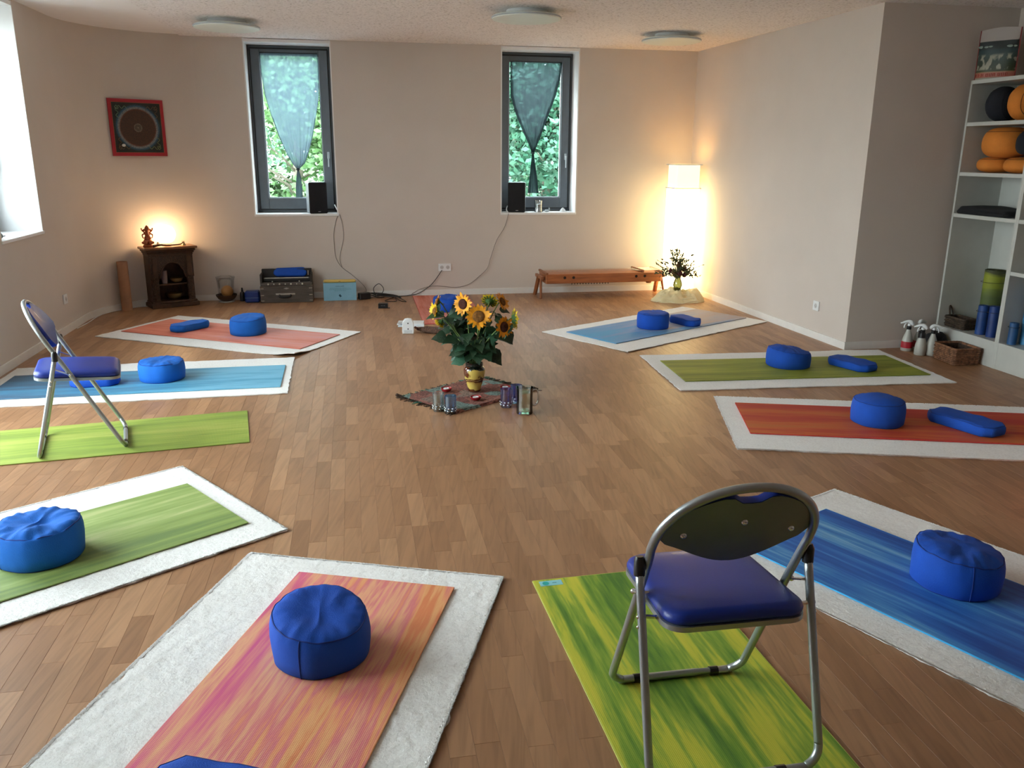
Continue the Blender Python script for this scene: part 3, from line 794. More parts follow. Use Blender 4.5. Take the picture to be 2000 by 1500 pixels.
# ------------------------------------------------------------------ cushions
def cotton(name, c):
    return pm(name, c, 0.85, var=0.10, scale=9, bmp=0.22, bscale=260, sheen=0.0)
M_COTTON = cotton('royal_blue_cotton', (0.002, 0.072, 0.46))
M_COTTON2 = cotton('azure_cotton', (0.002, 0.125, 0.54))
M_SEAM = pm('dark_blue_piping', (0.003, 0.032, 0.22), 0.8)
def zafu(x, y, label, z0=0.016, R0=0.152, H=0.155, seed=0, dome=0.0, crumple=1.0, tilt=0.0, tdir=0.0, deg=0.0, mat=None, seam_at=None):
    t = thing('round_cushion', label, 'cushion', (x, y, z0), ang(deg), 'blue round meditation cushions')
    n = 120; rings = []
    # side profile then top
    prof = [(0.0, 0.0), (0.60, 0.0), (0.86, 0.004), (0.93, 0.018), (0.975, 0.05), (1.0, 0.30), (1.01, 0.52), (0.995, 0.72), (0.965, 0.86), (0.945, 0.905), (0.93, 0.925), (0.90, 0.955), (0.84, 0.985), (0.74, 1.01), (0.62, 1.02 + dome * .4), (0.48, 1.02 + dome * .7), (0.34, 1.015 + dome * .9), (0.20, 1.01 + dome), (0.08, 1.005 + dome), (0.0, 1.005 + dome)]
    vs = []; fs = []
    for k, (r, h) in enumerate(prof):
        for i in range(n):
            q = 2 * pi * i / n
            rr = r * R0; z = h * H
            top = max(0.0, (h - 0.88) / 0.12) if k > 8 else 0.0
            top = min(1, top)
            px, py = cos(q), sin(q)
            # side softness
            bl = noise.noise((px * 1.6 + seed, py * 1.6, h * 1.4)) * 0.035
            rr *= 1 + bl + (0.004 * sin(q * 19 + seed) * (1 if 7 < k < 12 else 0.1) * crumple)
            if k > 9:
                wv = noise.noise((rr * px * 11 + seed * 3, rr * py * 11, seed)) * 0.011 + abs(noise.noise((rr * px * 21 + seed, rr * py * 8, seed + 5))) * -0.014
                # a few folds running across the cover
                fd = math.sin((px * cos(seed) + py * sin(seed)) * r * 9 + 2 * noise.noise((rr * py * 12, rr * px * 12, seed)))
                z += (wv + 0.003 * fd) * crumple * (1 - 0.75 * r * r)
                pl = 0.0012 * sin(q * 19 + seed) * max(0, 1 - abs(r - 0.85) * 3)
                z += pl * crumple
            z += tilt * rr * cos(q - tdir) * (h if h < 1 else 1)
            z = max(z, 0.0)
            vs.append((rr * px, rr * py, z))
    for k in range(len(prof) - 1):
        for i in range(n):
            j = (i + 1) % n; fs.append((k * n + i, k * n + j, (k + 1) * n + j, (k + 1) * n + i))
    obj('cover', MB().add(vs, fs), mat or M_COTTON, t, sharp=180)
    P = [Vector(vs[10 * n + i]) * 1.0 for i in range(n)]
    P = [Vector((p.x * 1.004, p.y * 1.004, p.z)) for p in P]
    obj('top_piping', MB().tube(P, 0.0023, 6, closed=True), M_SEAM, t, sharp=180)
    P = [Vector((vs[3 * n + i][0] * 1.0, vs[3 * n + i][1] * 1.0, vs[3 * n + i][2])) for i in range(n)]
    obj('bottom_piping', MB().tube(P, 0.0022, 6, closed=True), M_SEAM, t, sharp=180)
    if seam_at is not None:
        i = int(seam_at / 360 * n) % n
        P = [Vector((vs[k * n + i][0] * 1.004, vs[k * n + i][1] * 1.004, vs[k * n + i][2])) for k in range(3, 11)]
        obj('side_seam', MB().tube(smooth(P, 3), 0.0017, 6), M_SEAM, t, sharp=180)
    return t
zafu(-0.591, 2.300, 'blue round cushion on the nearest orange mat', seed=1.0, tilt=0.16, tdir=2.4, crumple=0.8, H=0.150, seam_at=258)
zafu(-1.818, 2.935, 'bright blue round cushion with a crumpled top, on the soft green mat', seed=2.3, crumple=1.9, H=0.148, mat=M_COTTON2, seam_at=236, R0=0.155)
zafu(-2.416, 5.557, 'blue round cushion on the sky blue mat', seed=3.1, crumple=1.2, H=0.135, mat=M_COTTON2)
zafu(-2.284, 7.064, 'blue round cushion on the salmon mat', seed=4.4, tilt=0.10, tdir=1.2, H=0.150, mat=M_COTTON2)
zafu(1.278, 7.452, 'blue round cushion on the blue to lavender mat', seed=5.2, crumple=0.7, H=0.142, R0=0.146)
zafu(2.066, 6.060, 'slumped dark blue round cushion on the olive mat', seed=6.9, dome=0.10, tilt=-0.14, tdir=0.2, H=0.130, R0=0.160, crumple=1.2)
zafu(2.158, 4.693, 'plump domed blue round cushion on the red mat', seed=7.7, dome=0.13, H=0.148, R0=0.148, crumple=0.7)
zafu(1.641, 2.778, 'dark blue round cushion on the deep blue streaked mat', seed=8.5, dome=0.04, tilt=-0.10, tdir=-0.4, H=0.145, R0=0.154, seam_at=262, crumple=1.2)
zafu(-0.648, 8.288, 'blue round cushion half hidden behind the sunflowers', z0=0.007, seed=9.3, H=0.142)

def block_cushion(x, y, deg, label, z0=0.016, L=0.34, W=0.17, H=0.062, seed=0.0, mat=None, tiltx=0.0, cat='cushion'):
    t = thing('flat_cushion', label, cat, (x, y, z0), ang(deg), 'small flat blue support cushions')
    ch = 0.045; nseg = 5; out = []
    pts = [(L / 2 - ch, -W / 2), (L / 2, -W / 2 + ch), (L / 2, W / 2 - ch), (L / 2 - ch, W / 2), (-L / 2 + ch, W / 2), (-L / 2, W / 2 - ch), (-L / 2, -W / 2 + ch), (-L / 2 + ch, -W / 2)]
    ring = []
    for i in range(8):
        p, q = pts[i], pts[(i + 1) % 8]; m = 9 if i % 2 == 1 and i in (3, 7) else (9 if i in (3, 7) else 4)
        for k in range(m): ring.append((p[0] + (q[0] - p[0]) * k / m, p[1] + (q[1] - p[1]) * k / m))
    n = len(ring)
    prof = [(0.0, 0.0), (0.7, 0.0), (0.93, 0.02), (0.985, 0.14), (1.0, 0.45), (0.99, 0.75), (0.955, 0.90), (0.88, 0.975), (0.75, 1.0), (0.55, 1.01), (0.3, 1.0), (0.0, 1.0)]
    vs = []; fs = []
    for s, h in prof:
        for (px, py) in ring:
            x_, y_ = px * s, py * s
            z = h * H
            if h > 0.5: z += noise.noise((x_ * 12 + seed, y_ * 12, seed)) * 0.009 + tiltx * x_
            vs.append((x_ * (1 + 0.02 * noise.noise((px * 9, seed, h))), y_, max(z, 0)))
    for k in range(len(prof) - 1):
        for i in range(n):
            j = (i + 1) % n; fs.append((k * n + i, k * n + j, (k + 1) * n + j, (k + 1) * n + i))
    obj('cover', MB().add(vs, fs), mat or M_COTTON, t, sharp=180)
    P = [Vector(vs[6 * n + i]) * 1.002 for i in range(n)]
    obj('piping', MB().tube(P, 0.0018, 5, closed=True), M_SEAM, t, sharp=180)
    return t
block_cushion(-2.850, 7.225, 60, 'small flat blue cushion behind the round one on the salmon mat', seed=1, mat=M_COTTON2, L=0.36, W=0.17)
block_cushion(-2.800, 5.395, 15, 'small flat blue cushion under the seat of the left chair, on the sky blue mat', seed=2, mat=M_COTTON, L=0.30, W=0.17)
block_cushion(1.605, 7.625, -60, 'small flat blue cushion at the lavender end of the mat', seed=3, L=0.33, W=0.17, H=0.065)
block_cushion(2.530, 6.020, -60, 'small flat dark blue cushion on the olive mat', seed=4, L=0.36, W=0.19, H=0.058)
block_cushion(2.635, 4.610, -62, 'small flat blue cushion on the red mat', seed=5, L=0.42, W=0.19, H=0.065)
block_cushion(-0.700, 1.640, -12, 'small flat blue cushion cut off at the bottom edge, on the orange mat', seed=6, L=0.36, W=0.19, H=0.068)

# ------------------------------------------------------------------ folding chairs
def round_poly(x0, x1, wa, wb, r, n=6):
    """rounded trapezoid, x0 rear (width wa) to x1 front (width wb)"""
    c = [(x0, -wa / 2), (x1, -wb / 2), (x1, wb / 2), (x0, wa / 2)]
    cx, cy = (x0 + x1) / 2, 0; out = []
    cc = [(x0 + r, -wa / 2 + r, pi), (x1 - r, -wb / 2 + r, 1.5 * pi), (x1 - r, wb / 2 - r, 0), (x0 + r, wa / 2 - r, pi / 2)]
    for px, py, a0 in cc:
        for k in range(n + 1):
            q = a0 + (pi / 2) * k / n; out.append((px + r * cos(q), py + r * sin(q)))
    return out
def chair(x, y, deg, label, z0, rear=-0.205):
    t = thing('folding_chair', label, 'chair', (x, y, z0), ang(deg), 'blue padded folding chairs')
    tr = 0.0115; hw = 0.205
    F0, T0 = Vector((0.200, 0, tr)), Vector((-0.192, 0, 0.785 - z0))
    d = T0 - F0; Ls = d.length; d.normalize()
    def S(s, w_): return F0 + d * s + Vector((0, w_, 0))
    ra = 0.212
    pts = []
    rb = 0.055
    for k in range(5): # front floor bar corner, right side
        q = pi / 2 * k / 4
        pts.append(S(rb - rb * cos(q) if False else rb * (1 - cos(q)), -(hw - rb) - rb * sin(q)))
    pts += [S(Ls * 0.2, -hw), S(Ls * 0.4, -hw), S(Ls * 0.6, -hw), S(Ls - ra - 0.03, -hw - 0.002)]
    for k in range(0, 17):
        q = pi * k / 16
        pts.append(S(Ls - ra + (ra) * sin(q) ** 0.88, -(hw + 0.004) * cos(q)))
    pts += [S(Ls - ra - 0.03, hw + 0.002), S(Ls * 0.6, hw), S(Ls * 0.4, hw), S(Ls * 0.2, hw)]
    for k in range(4, -1, -1):
        q = pi / 2 * k / 4
        pts.append(S(rb * (1 - cos(q)), (hw - rb) + rb * sin(q)))
    obj('hoop_frame', MB().tube(smooth(pts, 3, closed=True), tr, 12, closed=True), M_GREYMETAL, t, sharp=180)
    # rear legs
    hr = 0.228
    A, B = Vector((-0.072, 0, 0.520)), Vector((rear, 0, tr))
    dd = B - A; L2 = dd.length; dd.normalize(); up = -dd
    pts = [A + Vector((0, -hr, 0)), A + dd * L2 * 0.4 + Vector((0, -hr, 0)), A + dd * (L2 - rb - 0.03) + Vector((0, -hr, 0))]
    for k in range(5):
        q = pi / 2 * k / 4
        pts.append(B + up * rb * (1 - sin(q)) + Vector((0, -(hr - rb) - rb * cos(q), 0)))
    pts += [B + Vector((0, 0, 0))]
    pts += [Vector((p.x, -p.y, p.z)) for p in pts[-2::-1]]
    obj('rear_leg_frame', MB().tube(smooth(pts, 4), tr * 0.97, 12), M_GREYMETAL, t, sharp=180)
    # black end caps on the rear legs
    for s in (-1, 1):
        mb = MB(); mb.tube([A + Vector((0, s * hr, -0.012)) , A + Vector((0, s * hr, 0.02)) - dd * 0.006, A + Vector((0.001, s * hr, 0.028)) - dd * 0.01], [0.0145, 0.0145, 0.010], 12); obj('end_cap', mb, M_BLACK, t)
        # bracket between rear leg and hoop
        mb = MB(); p1 = A + dd * 0.055 + Vector((0, s * (hr - 0.012), 0)); p2 = S(Ls * 0.545, s * (hw + 0.012))
        mb.tube([p1, p2], 0.012, 6, flat=0.30); mb.ball(p1 + Vector((0, s * 0.014, 0)), 0.008, 8, 6); mb.ball(p2 + Vector((0, s * 0.004, 0)), 0.008, 8, 6)
        obj('hinge_bracket', mb, M_CHROME, t)
        mb = MB(); p1 = A + dd * 0.115 + Vector((0, s * (hr - 0.01), 0))
        mb.tube([p1, Vector((-0.105, s * 0.188, 0.405))], 0.006, 6); mb.ball(p1 + Vector((0, s * 0.018, 0)), 0.006, 8, 6); mb.ball(A + dd * 0.14 + Vector((0, s * (hr + 0.010), 0)), 0.005, 8, 6)
        obj('seat_link', mb, M_CHROME, t)
        for zz, xx, yy in ((0.0, B.x, s * 0.12), (0.0, F0.x, s * 0.12)):
            mb = MB(); mb.tube([(xx, yy - 0.013, tr), (xx, yy + 0.013, tr)], 0.0132, 10); obj('rubber_foot', mb, M_BLACK, t)
    # seat: steel tray and padded vinyl top, sloping slightly to the front
    poly = round_poly(-0.185, 0.215, 0.375, 0.365, 0.055)
    def slope(px): return -0.075 * (px + 0.185)
    def shell(prof, name, mat, zb):
        vs = []; fs = []; n = len(poly); cx = 0.015
        for s_, h in prof:
            for px, py in poly:
                x_ = cx + (px - cx) * s_; vs.append((x_, py * s_, zb + h + slope(x_)))
        for k in range(len(prof) - 1):
            for i in range(n):
                j = (i + 1) % n; fs.append((k * n + i, k * n + j, (k + 1) * n + j, (k + 1) * n + i))
        return obj(name, MB().add(vs, fs), mat, t, sharp=50)
    shell([(0.0, 0.004), (0.94, 0.004), (0.97, 0.0), (1.0, 0.002), (1.0, 0.016), (0.97, 0.017), (0.0, 0.017)], 'seat_tray', M_GREYMETAL, 0.402)
    shell([(0.0, 0.0), (0.965, 0.0), (0.99, 0.006), (0.995, 0.014), (0.975, 0.024), (0.93, 0.031), (0.85, 0.035), (0.6, 0.038), (0.3, 0.039), (0.0, 0.039)], 'seat_pad', M_VINYL, 0.419)
    # backrest in the hoop: steel plate behind, vinyl pad in front
    nrm = Vector((d.z, 0, -d.x))  # towards the sitter
    outline = []
    smid = Ls - ra
    for k in range(0, 25):
        q = radians(8) + (pi - radians(16)) * k / 24
        y_ = -(hw - 0.008) * cos(q); s_ = smid + (ra - 0.010) * sin(q) ** 0.88
        dip = 0.030 * math.exp(-(y_ / 0.042) ** 4)
        outline.append((s_ - dip, y_))
    low = []
    for k in range(1, 20):
        u = k / 20; y_ = (hw - 0.012) * cos(pi * 0.0) * (1 - 2 * u)
        low.append((smid + 0.016 - 0.066 * (0.5 - 0.5 * cos(2 * pi * u)) ** 0.8, y_))
    ol = outline + low
    def slab(off0, off1, shrink, name, mat):
        n = len(ol); cs = sum(p[0] for p in ol) / n
        vs = []; fs = []
        pf = 0.006 if off1 > 0 else 0
        prof = [(q_, off0) for q_ in (0.0, .3, .6, .85)] + [(shrink, off0), (shrink * 1.0, (off0 * .3 + off1 * .7)), (shrink * 0.975, off1)] + [(q_, off1 + pf * (1 - q_ * q_)) for q_ in (.88, .7, .5, .3, .12, 0.0)]
        for s_, o_ in prof:
            for (ps, py) in ol:
                yy = py * s_; bulge = -0.020 * (1 - (yy / 0.2) ** 2)
                vs.append(F0 + d * (cs + (ps - cs) * s_) + Vector((0, yy, 0)) + nrm * (o_ + bulge + 0.008))
        for k in range(len(prof) - 1):
            for i in range(n):
                j = (i + 1) % n; fs.append((k * n + i, k * n + j, (k + 1) * n + j, (k + 1) * n + i))
        return obj(name, MB().add(vs, fs), mat, t, sharp=50)
    pl = slab(-0.004, -0.002, 1.0, 'backrest_plate', M_PLATE)
    slab(-0.0018, 0.020, 1.015, 'backrest_pad', M_VINYL)
    for ps, py in ((smid + 0.105, 0.0), (smid + 0.055, -0.14), (smid + 0.055, 0.14)):
        bulge = -0.020 * (1 - (py / 0.2) ** 2)
        c = F0 + d * ps + Vector((0, py, 0)) + nrm * (bulge + 0.008 - 0.005)
        mb = MB(); mb.ball(c, 0.0085, 12, 8, sc=(0.55, 1, 1)); mb.ball(c - nrm * 0.003, 0.0045, 8, 6)
        obj('rivet', mb, M_CHROME, pl)
    return t
chair(-2.3145, 4.275, 24.5, 'blue folding chair at left on the lime green mat', 0.0065)
chair(0.535, 1.998, 99.8, 'blue folding chair in the foreground on the yellow-green mat', 0.0065, rear=-0.232)

# ------------------------------------------------------------------ sunflowers in a vase, centre cloth
def cloth_mat():
    m, nt, bs = new_mat('patchwork_cloth')
    v = coords(nt, (9, 9, 9))
    vo = N(nt, 'ShaderNodeTexVoronoi'); vo.distance = 'CHEBYCHEV'; vo.inputs['Scale'].default_value = 1.0
    nt.links.new(v, vo.inputs['Vector'])
    sp_ = N(nt, 'ShaderNodeSeparateColor'); nt.links.new(vo.outputs['Color'], sp_.inputs[0])
    c1 = ramp(nt, sp_.outputs[0], [(0.0, (0.16, 0.055, 0.045)), (0.3, (0.26, 0.10, 0.075)), (0.5, (0.20, 0.075, 0.06)), (0.68, (0.32, 0.14, 0.10)), (0.80, (0.10, 0.17, 0.16)), (0.92, (0.17, 0.25, 0.23))])
    n = N(nt, 'ShaderNodeTexNoise'); n.inputs['Scale'].default_value = 60; n.inputs['Detail'].default_value = 4; nt.links.new(coords(nt, (1, 3.5, 1)), n.inputs['Vector'])
    g = ramp(nt, n.outputs['Fac'], [(0.38, (0.22, 0.2, 0.2)), (0.50, (0.9, 0.9, 0.9)), (0.68, (1.7, 1.5, 1.4))])
    mx = N(nt, 'ShaderNodeMix'); mx.data_type = 'RGBA'; mx.blend_type = 'MULTIPLY'; mx.inputs['Factor'].default_value = 0.9
    nt.links.new(c1, mx.inputs[6]); nt.links.new(g, mx.inputs[7]); nt.links.new(mx.outputs[2], bs.inputs['Base Color'])
    bs.inputs['Roughness'].default_value = 0.95
    bump(nt, bs, n.outputs['Fac'], 0.8, 0.004)
    return m
CC = (-0.285, 5.275); CA = 46.5
t = thing('patchwork_cloth', 'brown and teal patchwork cloth with fringes under the sunflower vase', 'cloth', (CC[0], CC[1], 0), ang(CA))
Lc, Wc = 0.70, 0.53; nx, ny = 70, 52; vs = []; fs = []
for j in range(ny + 1):
    for i in range(nx + 1):
        x = (i / nx - .5) * Lc; y = (j / ny - .5) * Wc
        e = min(Lc / 2 - abs(x), Wc / 2 - abs(y))
        z = 0.004 + 0.003 * abs(noise.noise((x * 7, y * 14, 2))) + 0.003 * abs(noise.noise((x * 26, y * 30, 5)))
        z += 0.012 * math.exp(-((y + Wc / 2) / 0.05) ** 2)
        x += 0.010 * noise.noise((y * 9, 3, 1)); y += 0.010 * noise.noise((x * 9, 8, 1))
        if e < 1e-6: z = 0.0012
        vs.append((x, y, z))
for j in range(ny):
    for i in range(nx):
        o = j * (nx + 1) + i; fs.append((o, o + 1, o + nx + 2, o + nx + 1))
obj('cloth', MB().add(vs, fs), cloth_mat(), t, sharp=180)
mbs = [MB(), MB()]
for sgn in (-1, 1):
    for k in range(70):
        y = -Wc / 2 + Wc * (k + .5) / 70 + random.gauss(0, .002); L = random.uniform(0.03, 0.065); x = sgn * (Lc / 2 - 0.004)
        q = random.gauss(0, 0.35)
        mbs[0 if random.random() < 0.78 else 1].tube([(x, y, .003), (x + sgn * L * .5 * cos(q), y + L * .5 * sin(q), 0.005), (x + sgn * L * cos(q * 1.6), y + L * sin(q * 1.6), 0.002)], 0.0020, 4)
for k in range(60):
    x = random.uniform(-Lc / 2, Lc / 2); L = random.uniform(0.012, 0.03); y = Wc / 2 - 0.005
    mbs[0 if random.random() < 0.7 else 1].tube([(x, y, .003), (x + random.gauss(0, .01), y + L, 0.004)], 0.0022, 4)
for (x, y) in [(Lc / 2 + 0.03, -Wc / 2 + 0.03), (-Lc / 2 - 0.02, Wc / 2 + 0.02)]:
    mbs[0].ball((x, y, 0.012), 0.012, 8, 6); mbs[0].tube([(x, y, 0.012), (x + 0.02, y - 0.02, 0.004)], [0.011, 0.008], 6)
obj('fringe', mbs[0], pm('brown_fringe', (0.05, 0.03, 0.02), 0.95), t, kind='stuff')
obj('fringe', mbs[1], pm('teal_fringe', (0.05, 0.22, 0.17), 0.95), t, kind='stuff', label='teal fringe threads')

# vase
def vase_mat():
    m, nt, bs = new_mat('yellow_brown_glaze')
    t = N(nt, 'ShaderNodeTexCoord'); s = N(nt, 'ShaderNodeSeparateXYZ'); nt.links.new(t.outputs['Object'], s.inputs[0])
    n = N(nt, 'ShaderNodeTexNoise'); n.inputs['Scale'].default_value = 16; n.inputs['Detail'].default_value = 3; nt.links.new(t.outputs['Object'], n.inputs['Vector'])
    a = N(nt, 'ShaderNodeMath'); a.operation = 'MULTIPLY_ADD'; a.inputs[1].default_value = 0.055; nt.links.new(n.outputs['Fac'], a.inputs[0]); nt.links.new(s.outputs['Z'], a.inputs[2])
    sub = N(nt, 'ShaderNodeMath'); sub.operation = 'MULTIPLY_ADD'; sub.inputs[1].default_value = 5.0; sub.inputs[2].default_value = -0.1375; nt.links.new(a.outputs[0], sub.inputs[0])
    Yl, Bn, Gr = (0.60, 0.44, 0.10), (0.10, 0.025, 0.008), (0.006, 0.012, 0.008)
    c = ramp(nt, sub.outputs[0], [(0.0, Bn), (0.085, Bn), (0.12, Yl), (0.24, Yl), (0.32, (0.48, 0.31, 0.07)), (0.345, Bn), (0.375, Bn), (0.385, (0.50, 0.34, 0.12)), (0.425, Bn), (0.44, Bn), (0.46, Yl), (0.76, Yl), (0.765, Gr), (1.0, Gr)])
    n2 = N(nt, 'ShaderNodeTexNoise'); n2.inputs['Scale'].default_value = 8; n2.inputs['Detail'].default_value = 3; nt.links.new(coords(nt, loc=(2.4, 1.2, 0.1)), n2.inputs['Vector'])
    f = ramp(nt, n2.outputs['Fac'], [(0.51, (0, 0, 0)), (0.55, (1, 1, 1))])
    mx = N(nt, 'ShaderNodeMix'); mx.data_type = 'RGBA'; nt.links.new(f, mx.inputs['Factor']); nt.links.new(c, mx.inputs[6]); mx.inputs[7].default_value = (*Bn, 1)
    nt.links.new(mx.outputs[2], bs.inputs['Base Color']); bs.inputs['Roughness'].default_value = 0.12; bs.inputs['Coat Weight'].default_value = 0.6
    return m
VX, VY = -0.250, 5.330
vs_t = thing('vase', 'yellow and brown glazed ceramic vase holding the sunflowers', 'vase', (VX, VY, 0.010))
prof = [(0.040, 0.0), (0.043, 0.004), (0.045, 0.02), (0.052, 0.045), (0.062, 0.075), (0.069, 0.100), (0.073, 0.125), (0.074, 0.145), (0.070, 0.160), (0.061, 0.170), (0.056, 0.174), (0.056, 0.178), (0.058, 0.186), (0.056, 0.190), (0.058, 0.196), (0.054, 0.197), (0.050, 0.190), (0.050, 0.17)]
VS = 1.0
mb = MB(); mb.lathe([(r * 0.97, z) for r, z in prof], 40, cap=False); mb.lathe([(0.0001, 0.0), (0.040, 0.0)], 40, cap=False)
obj('vase_body', mb, vase_mat(), vs_t, sharp=60)
mb = MB()
for zz in (0.176, 0.187): mb.tube([(0.0565 * cos(q), 0.0565 * sin(q), zz) for q in [i * pi / 12 for i in range(24)]], 0.0035, 8, closed=True)
obj('rim_rings', mb, pm('black_green_glaze', (0.006, 0.014, 0.009), 0.15), vs_t, label='dark green glazed rings at the neck')

M_PETAL = pm('sunflower_petal', (0.80, 0.34, 0.008), 0.6, var=0.25, scale=25)
M_PETAL_Y = pm('yellow_petal', (0.80, 0.55, 0.02), 0.6, var=0.2, scale=25)
M_DISK = pm('sunflower_disk', (0.24, 0.10, 0.015), 0.95, var=0.5, scale=90, bmp=0.9, bscale=300)
M_DISK_D = pm('dark_sunflower_disk', (0.07, 0.018, 0.008), 0.95, var=0.5, scale=90, bmp=0.9, bscale=300)
M_GREENBACK = pm('sepal_green', (0.05, 0.13, 0.025), 0.7)
M_STEM = pm('stem_green', (0.14, 0.24, 0.07), 0.6)
M_LEAF = pm('dark_sunflower_leaf', (0.012, 0.038, 0.015), 0.5, var=0.45, scale=14, bmp=0.3, bscale=60)
M_LEAF2 = pm('mid_sunflower_leaf', (0.022, 0.085, 0.045), 0.5, var=0.4, scale=14, bmp=0.3, bscale=60)
def frame_from(nv, roll=0.0):
    nv = Vector(nv).normalized(); u = nv.cross(Vector((0, 0, 1)))
    if u.length < 1e-3: u = Vector((1, 0, 0))
    u.normalize(); v = nv.cross(u)
    return u, -v if v.z < 0 else v, nv
def leaf_geo(mb, base_p, dirv, nv, L, W, bend=0.25, fold=0.15):
    dirv = Vector(dirv).normalized(); side = dirv.cross(Vector(nv)).normalized(); nv = side.cross(dirv).normalized()
    prof = [(0.0, 0.03), (0.03, 0.22), (0.08, 0.36), (0.15, 0.46), (0.24, 0.51), (0.34, 0.51), (0.44, 0.46), (0.55, 0.38), (0.66, 0.28), (0.77, 0.185), (0.87, 0.10), (0.94, 0.045), (1.0, 0.0)]
    vs = []; fs = []
    for k, (s, w_) in enumerate(prof):
        c = Vector(base_p) + dirv * (L * s) - nv * (bend * L * s * s) + side * (0.03 * L * sin(s * 9))
        jag = 1 + 0.035 * ((k % 2) * 2 - 1)
        vs += [c - side * (W * w_ * jag) + nv * (fold * W * w_), c, c + side * (W * w_ * jag) + nv * (fold * W * w_)]
    for k in range(len(prof) - 1):
        o = k * 3; fs += [(o, o + 1, o + 4, o + 3), (o + 1, o + 2, o + 5, o + 4)]
    mb.add(vs, fs)
def sunflower(head, facing, dia, label, open_=1.0, disk='n', petal=None, leaves=5, rim=None):
    """all coordinates local to the vase base"""
    t = thing('sunflower', label, 'flower', (VX, VY, 0.010), 0, 'sunflowers in the yellow vase')
    hd = Vector(head); u, v, nv = frame_from(facing); Rr = dia / 2
    rim = rim or random.uniform(0, 6.28)
    foot = Vector((0.022 * cos(rim), 0.022 * sin(rim), 0.05)); neck = Vector((0.040 * cos(rim), 0.034 * sin(rim), 0.20))
    neck = neck * 0.6 + Vector((hd.x * 0.12, hd.y * 0.1, 0.20)) * 0.4; neck.z = 0.20
    q = hd - nv * 0.035
    mid = neck * 0.45 + q * 0.55 + Vector((0, 0, 0.02))
    P = smooth([foot, neck, mid, q, hd - nv * 0.008], 5)
    obj('stem', MB().tube(P, 0.0036, 6), M_STEM, t, sharp=180)
    mb = MB(); dr = Rr * 0.46
    def P3(x, y, z): return hd + u * x + v * y + nv * z
    n = 20; vs = []; fs = []
    pr = [(0.0, 0.006), (0.35, 0.009), (0.7, 0.009), (0.95, 0.004), (1.0, -0.002)]
    for r, h in pr:
        for i in range(n): vs.append(P3(dr * r * cos(2 * pi * i / n), dr * r * sin(2 * pi * i / n), h))
    for k in range(len(pr) - 1):
        for i in range(n):
            j = (i + 1) % n; fs.append((k * n + i, k * n + j, (k + 1) * n + j, (k + 1) * n + i))
    mb.add(vs, fs); obj('flower_disk', mb, M_DISK if disk == 'n' else M_DISK_D, t, sharp=180)
    mb = MB()
    for ring, (np_, r1, lift) in enumerate([(17, 1.0, 0.02), (15, 0.86, 0.30)]):
        for i in range(np_):
            q = 2 * pi * (i + 0.5 * ring) / np_ + random.gauss(0, 0.08)
            L = Rr * r1 * random.uniform(0.88, 1.1); w_ = Rr * 0.135 * random.uniform(0.85, 1.15); lf = lift * (0.6 + open_ * 0) + random.gauss(0.1, 0.12) + (1 - open_) * 0.9
            pts = []
            for s, ww in [(0.42, 0.5), (0.62, 1.0), (0.82, 0.8), (1.0, 0.0)]:
                rr = L * s; h = (rr - dr * 0.8) * lf - 0.003
                cc = P3(rr * cos(q), rr * sin(q), h); sd = (u * -sin(q) + v * cos(q)) * (w_ * ww)
                pts += [cc - sd, cc + sd]
            mb.add(pts, [(0, 1, 3, 2), (2, 3, 5, 4), (4, 5, 7, 6)])
    obj('petals', mb, petal or M_PETAL, t, sharp=180)
    mb = MB()
    for i in range(14):
        q = 2 * pi * i / 14; L = dr * 1.5
        a_ = P3(dr * .5 * cos(q - .15), dr * .5 * sin(q - .15), -0.010); b_ = P3(dr * .5 * cos(q + .15), dr * .5 * sin(q + .15), -0.010)
        c_ = P3(L * cos(q + .12), L * sin(q + .12), -0.005); d_ = P3(L * 1.25 * cos(q), L * 1.25 * sin(q), -0.002); e_ = P3(L * cos(q - .12), L * sin(q - .12), -0.005)
        mb.add([a_, b_, c_, d_, e_], [(0, 1, 2, 3, 4)])
    mb.ball(hd - nv * 0.010, dr * 0.75, 10, 6, sc=(1, 1, 1)) if False else None
    vs = []; fs = []
    for r, h in [(dr * .98, -0.003), (dr * .8, -0.012), (dr * .3, -0.020), (0.004, -0.024)]:
        for i in range(12): vs.append(P3(r * cos(2 * pi * i / 12), r * sin(2 * pi * i / 12), h))
    for k in range(3):
        for i in range(12):
            j = (i + 1) % 12; fs.append((k * 12 + i, (k + 1) * 12 + i, (k + 1) * 12 + j, k * 12 + j))
    mb.add(vs, fs)
    obj('calyx', mb, M_GREENBACK, t, sharp=180)
    for k in range(leaves):
        f = 0.38 + 0.38 * (k + random.random() * 0.7) / leaves
        bp = P[min(len(P) - 1, int(f * (len(P) - 1)))]
        q = random.uniform(0, 6.28)
        out = Vector((cos(q) + hd.x * 2.0, sin(q) * 0.8 + (0.3 if f > 0.7 else -0.25), random.uniform(-0.35, 0.35))).normalized()
        L = random.uniform(0.075, 0.115); petio = bp + out * 0.03 + Vector((0, 0, 0.008))
        mb = MB(); mb.tube([bp, petio], 0.0016, 4)
        leaf_geo(mb, petio, out + Vector((0, 0, random.uniform(-0.5, 0.1))), Vector((random.gauss(0, .25), random.gauss(-.25, .25), 1)), L, L * random.uniform(0.75, 0.95), random.uniform(0.1, 0.5))
        obj('leaf', mb, random.choice([M_LEAF, M_LEAF, M_LEAF2]), t, sharp=180)
    return t
def rel(x, y, z): return (x - VX, y - VY, z - 0.010)
sunflower(rel(-0.215, 5.20, 0.535), (0.05, -1, 0.28), 0.168, 'large sunflower facing the camera in the middle of the bouquet', leaves=4)
sunflower(rel(-0.318, 5.25, 0.605), (-0.62, -0.85, 0.10), 0.150, 'upper left sunflower with a dark brown centre', disk='d', leaves=5)
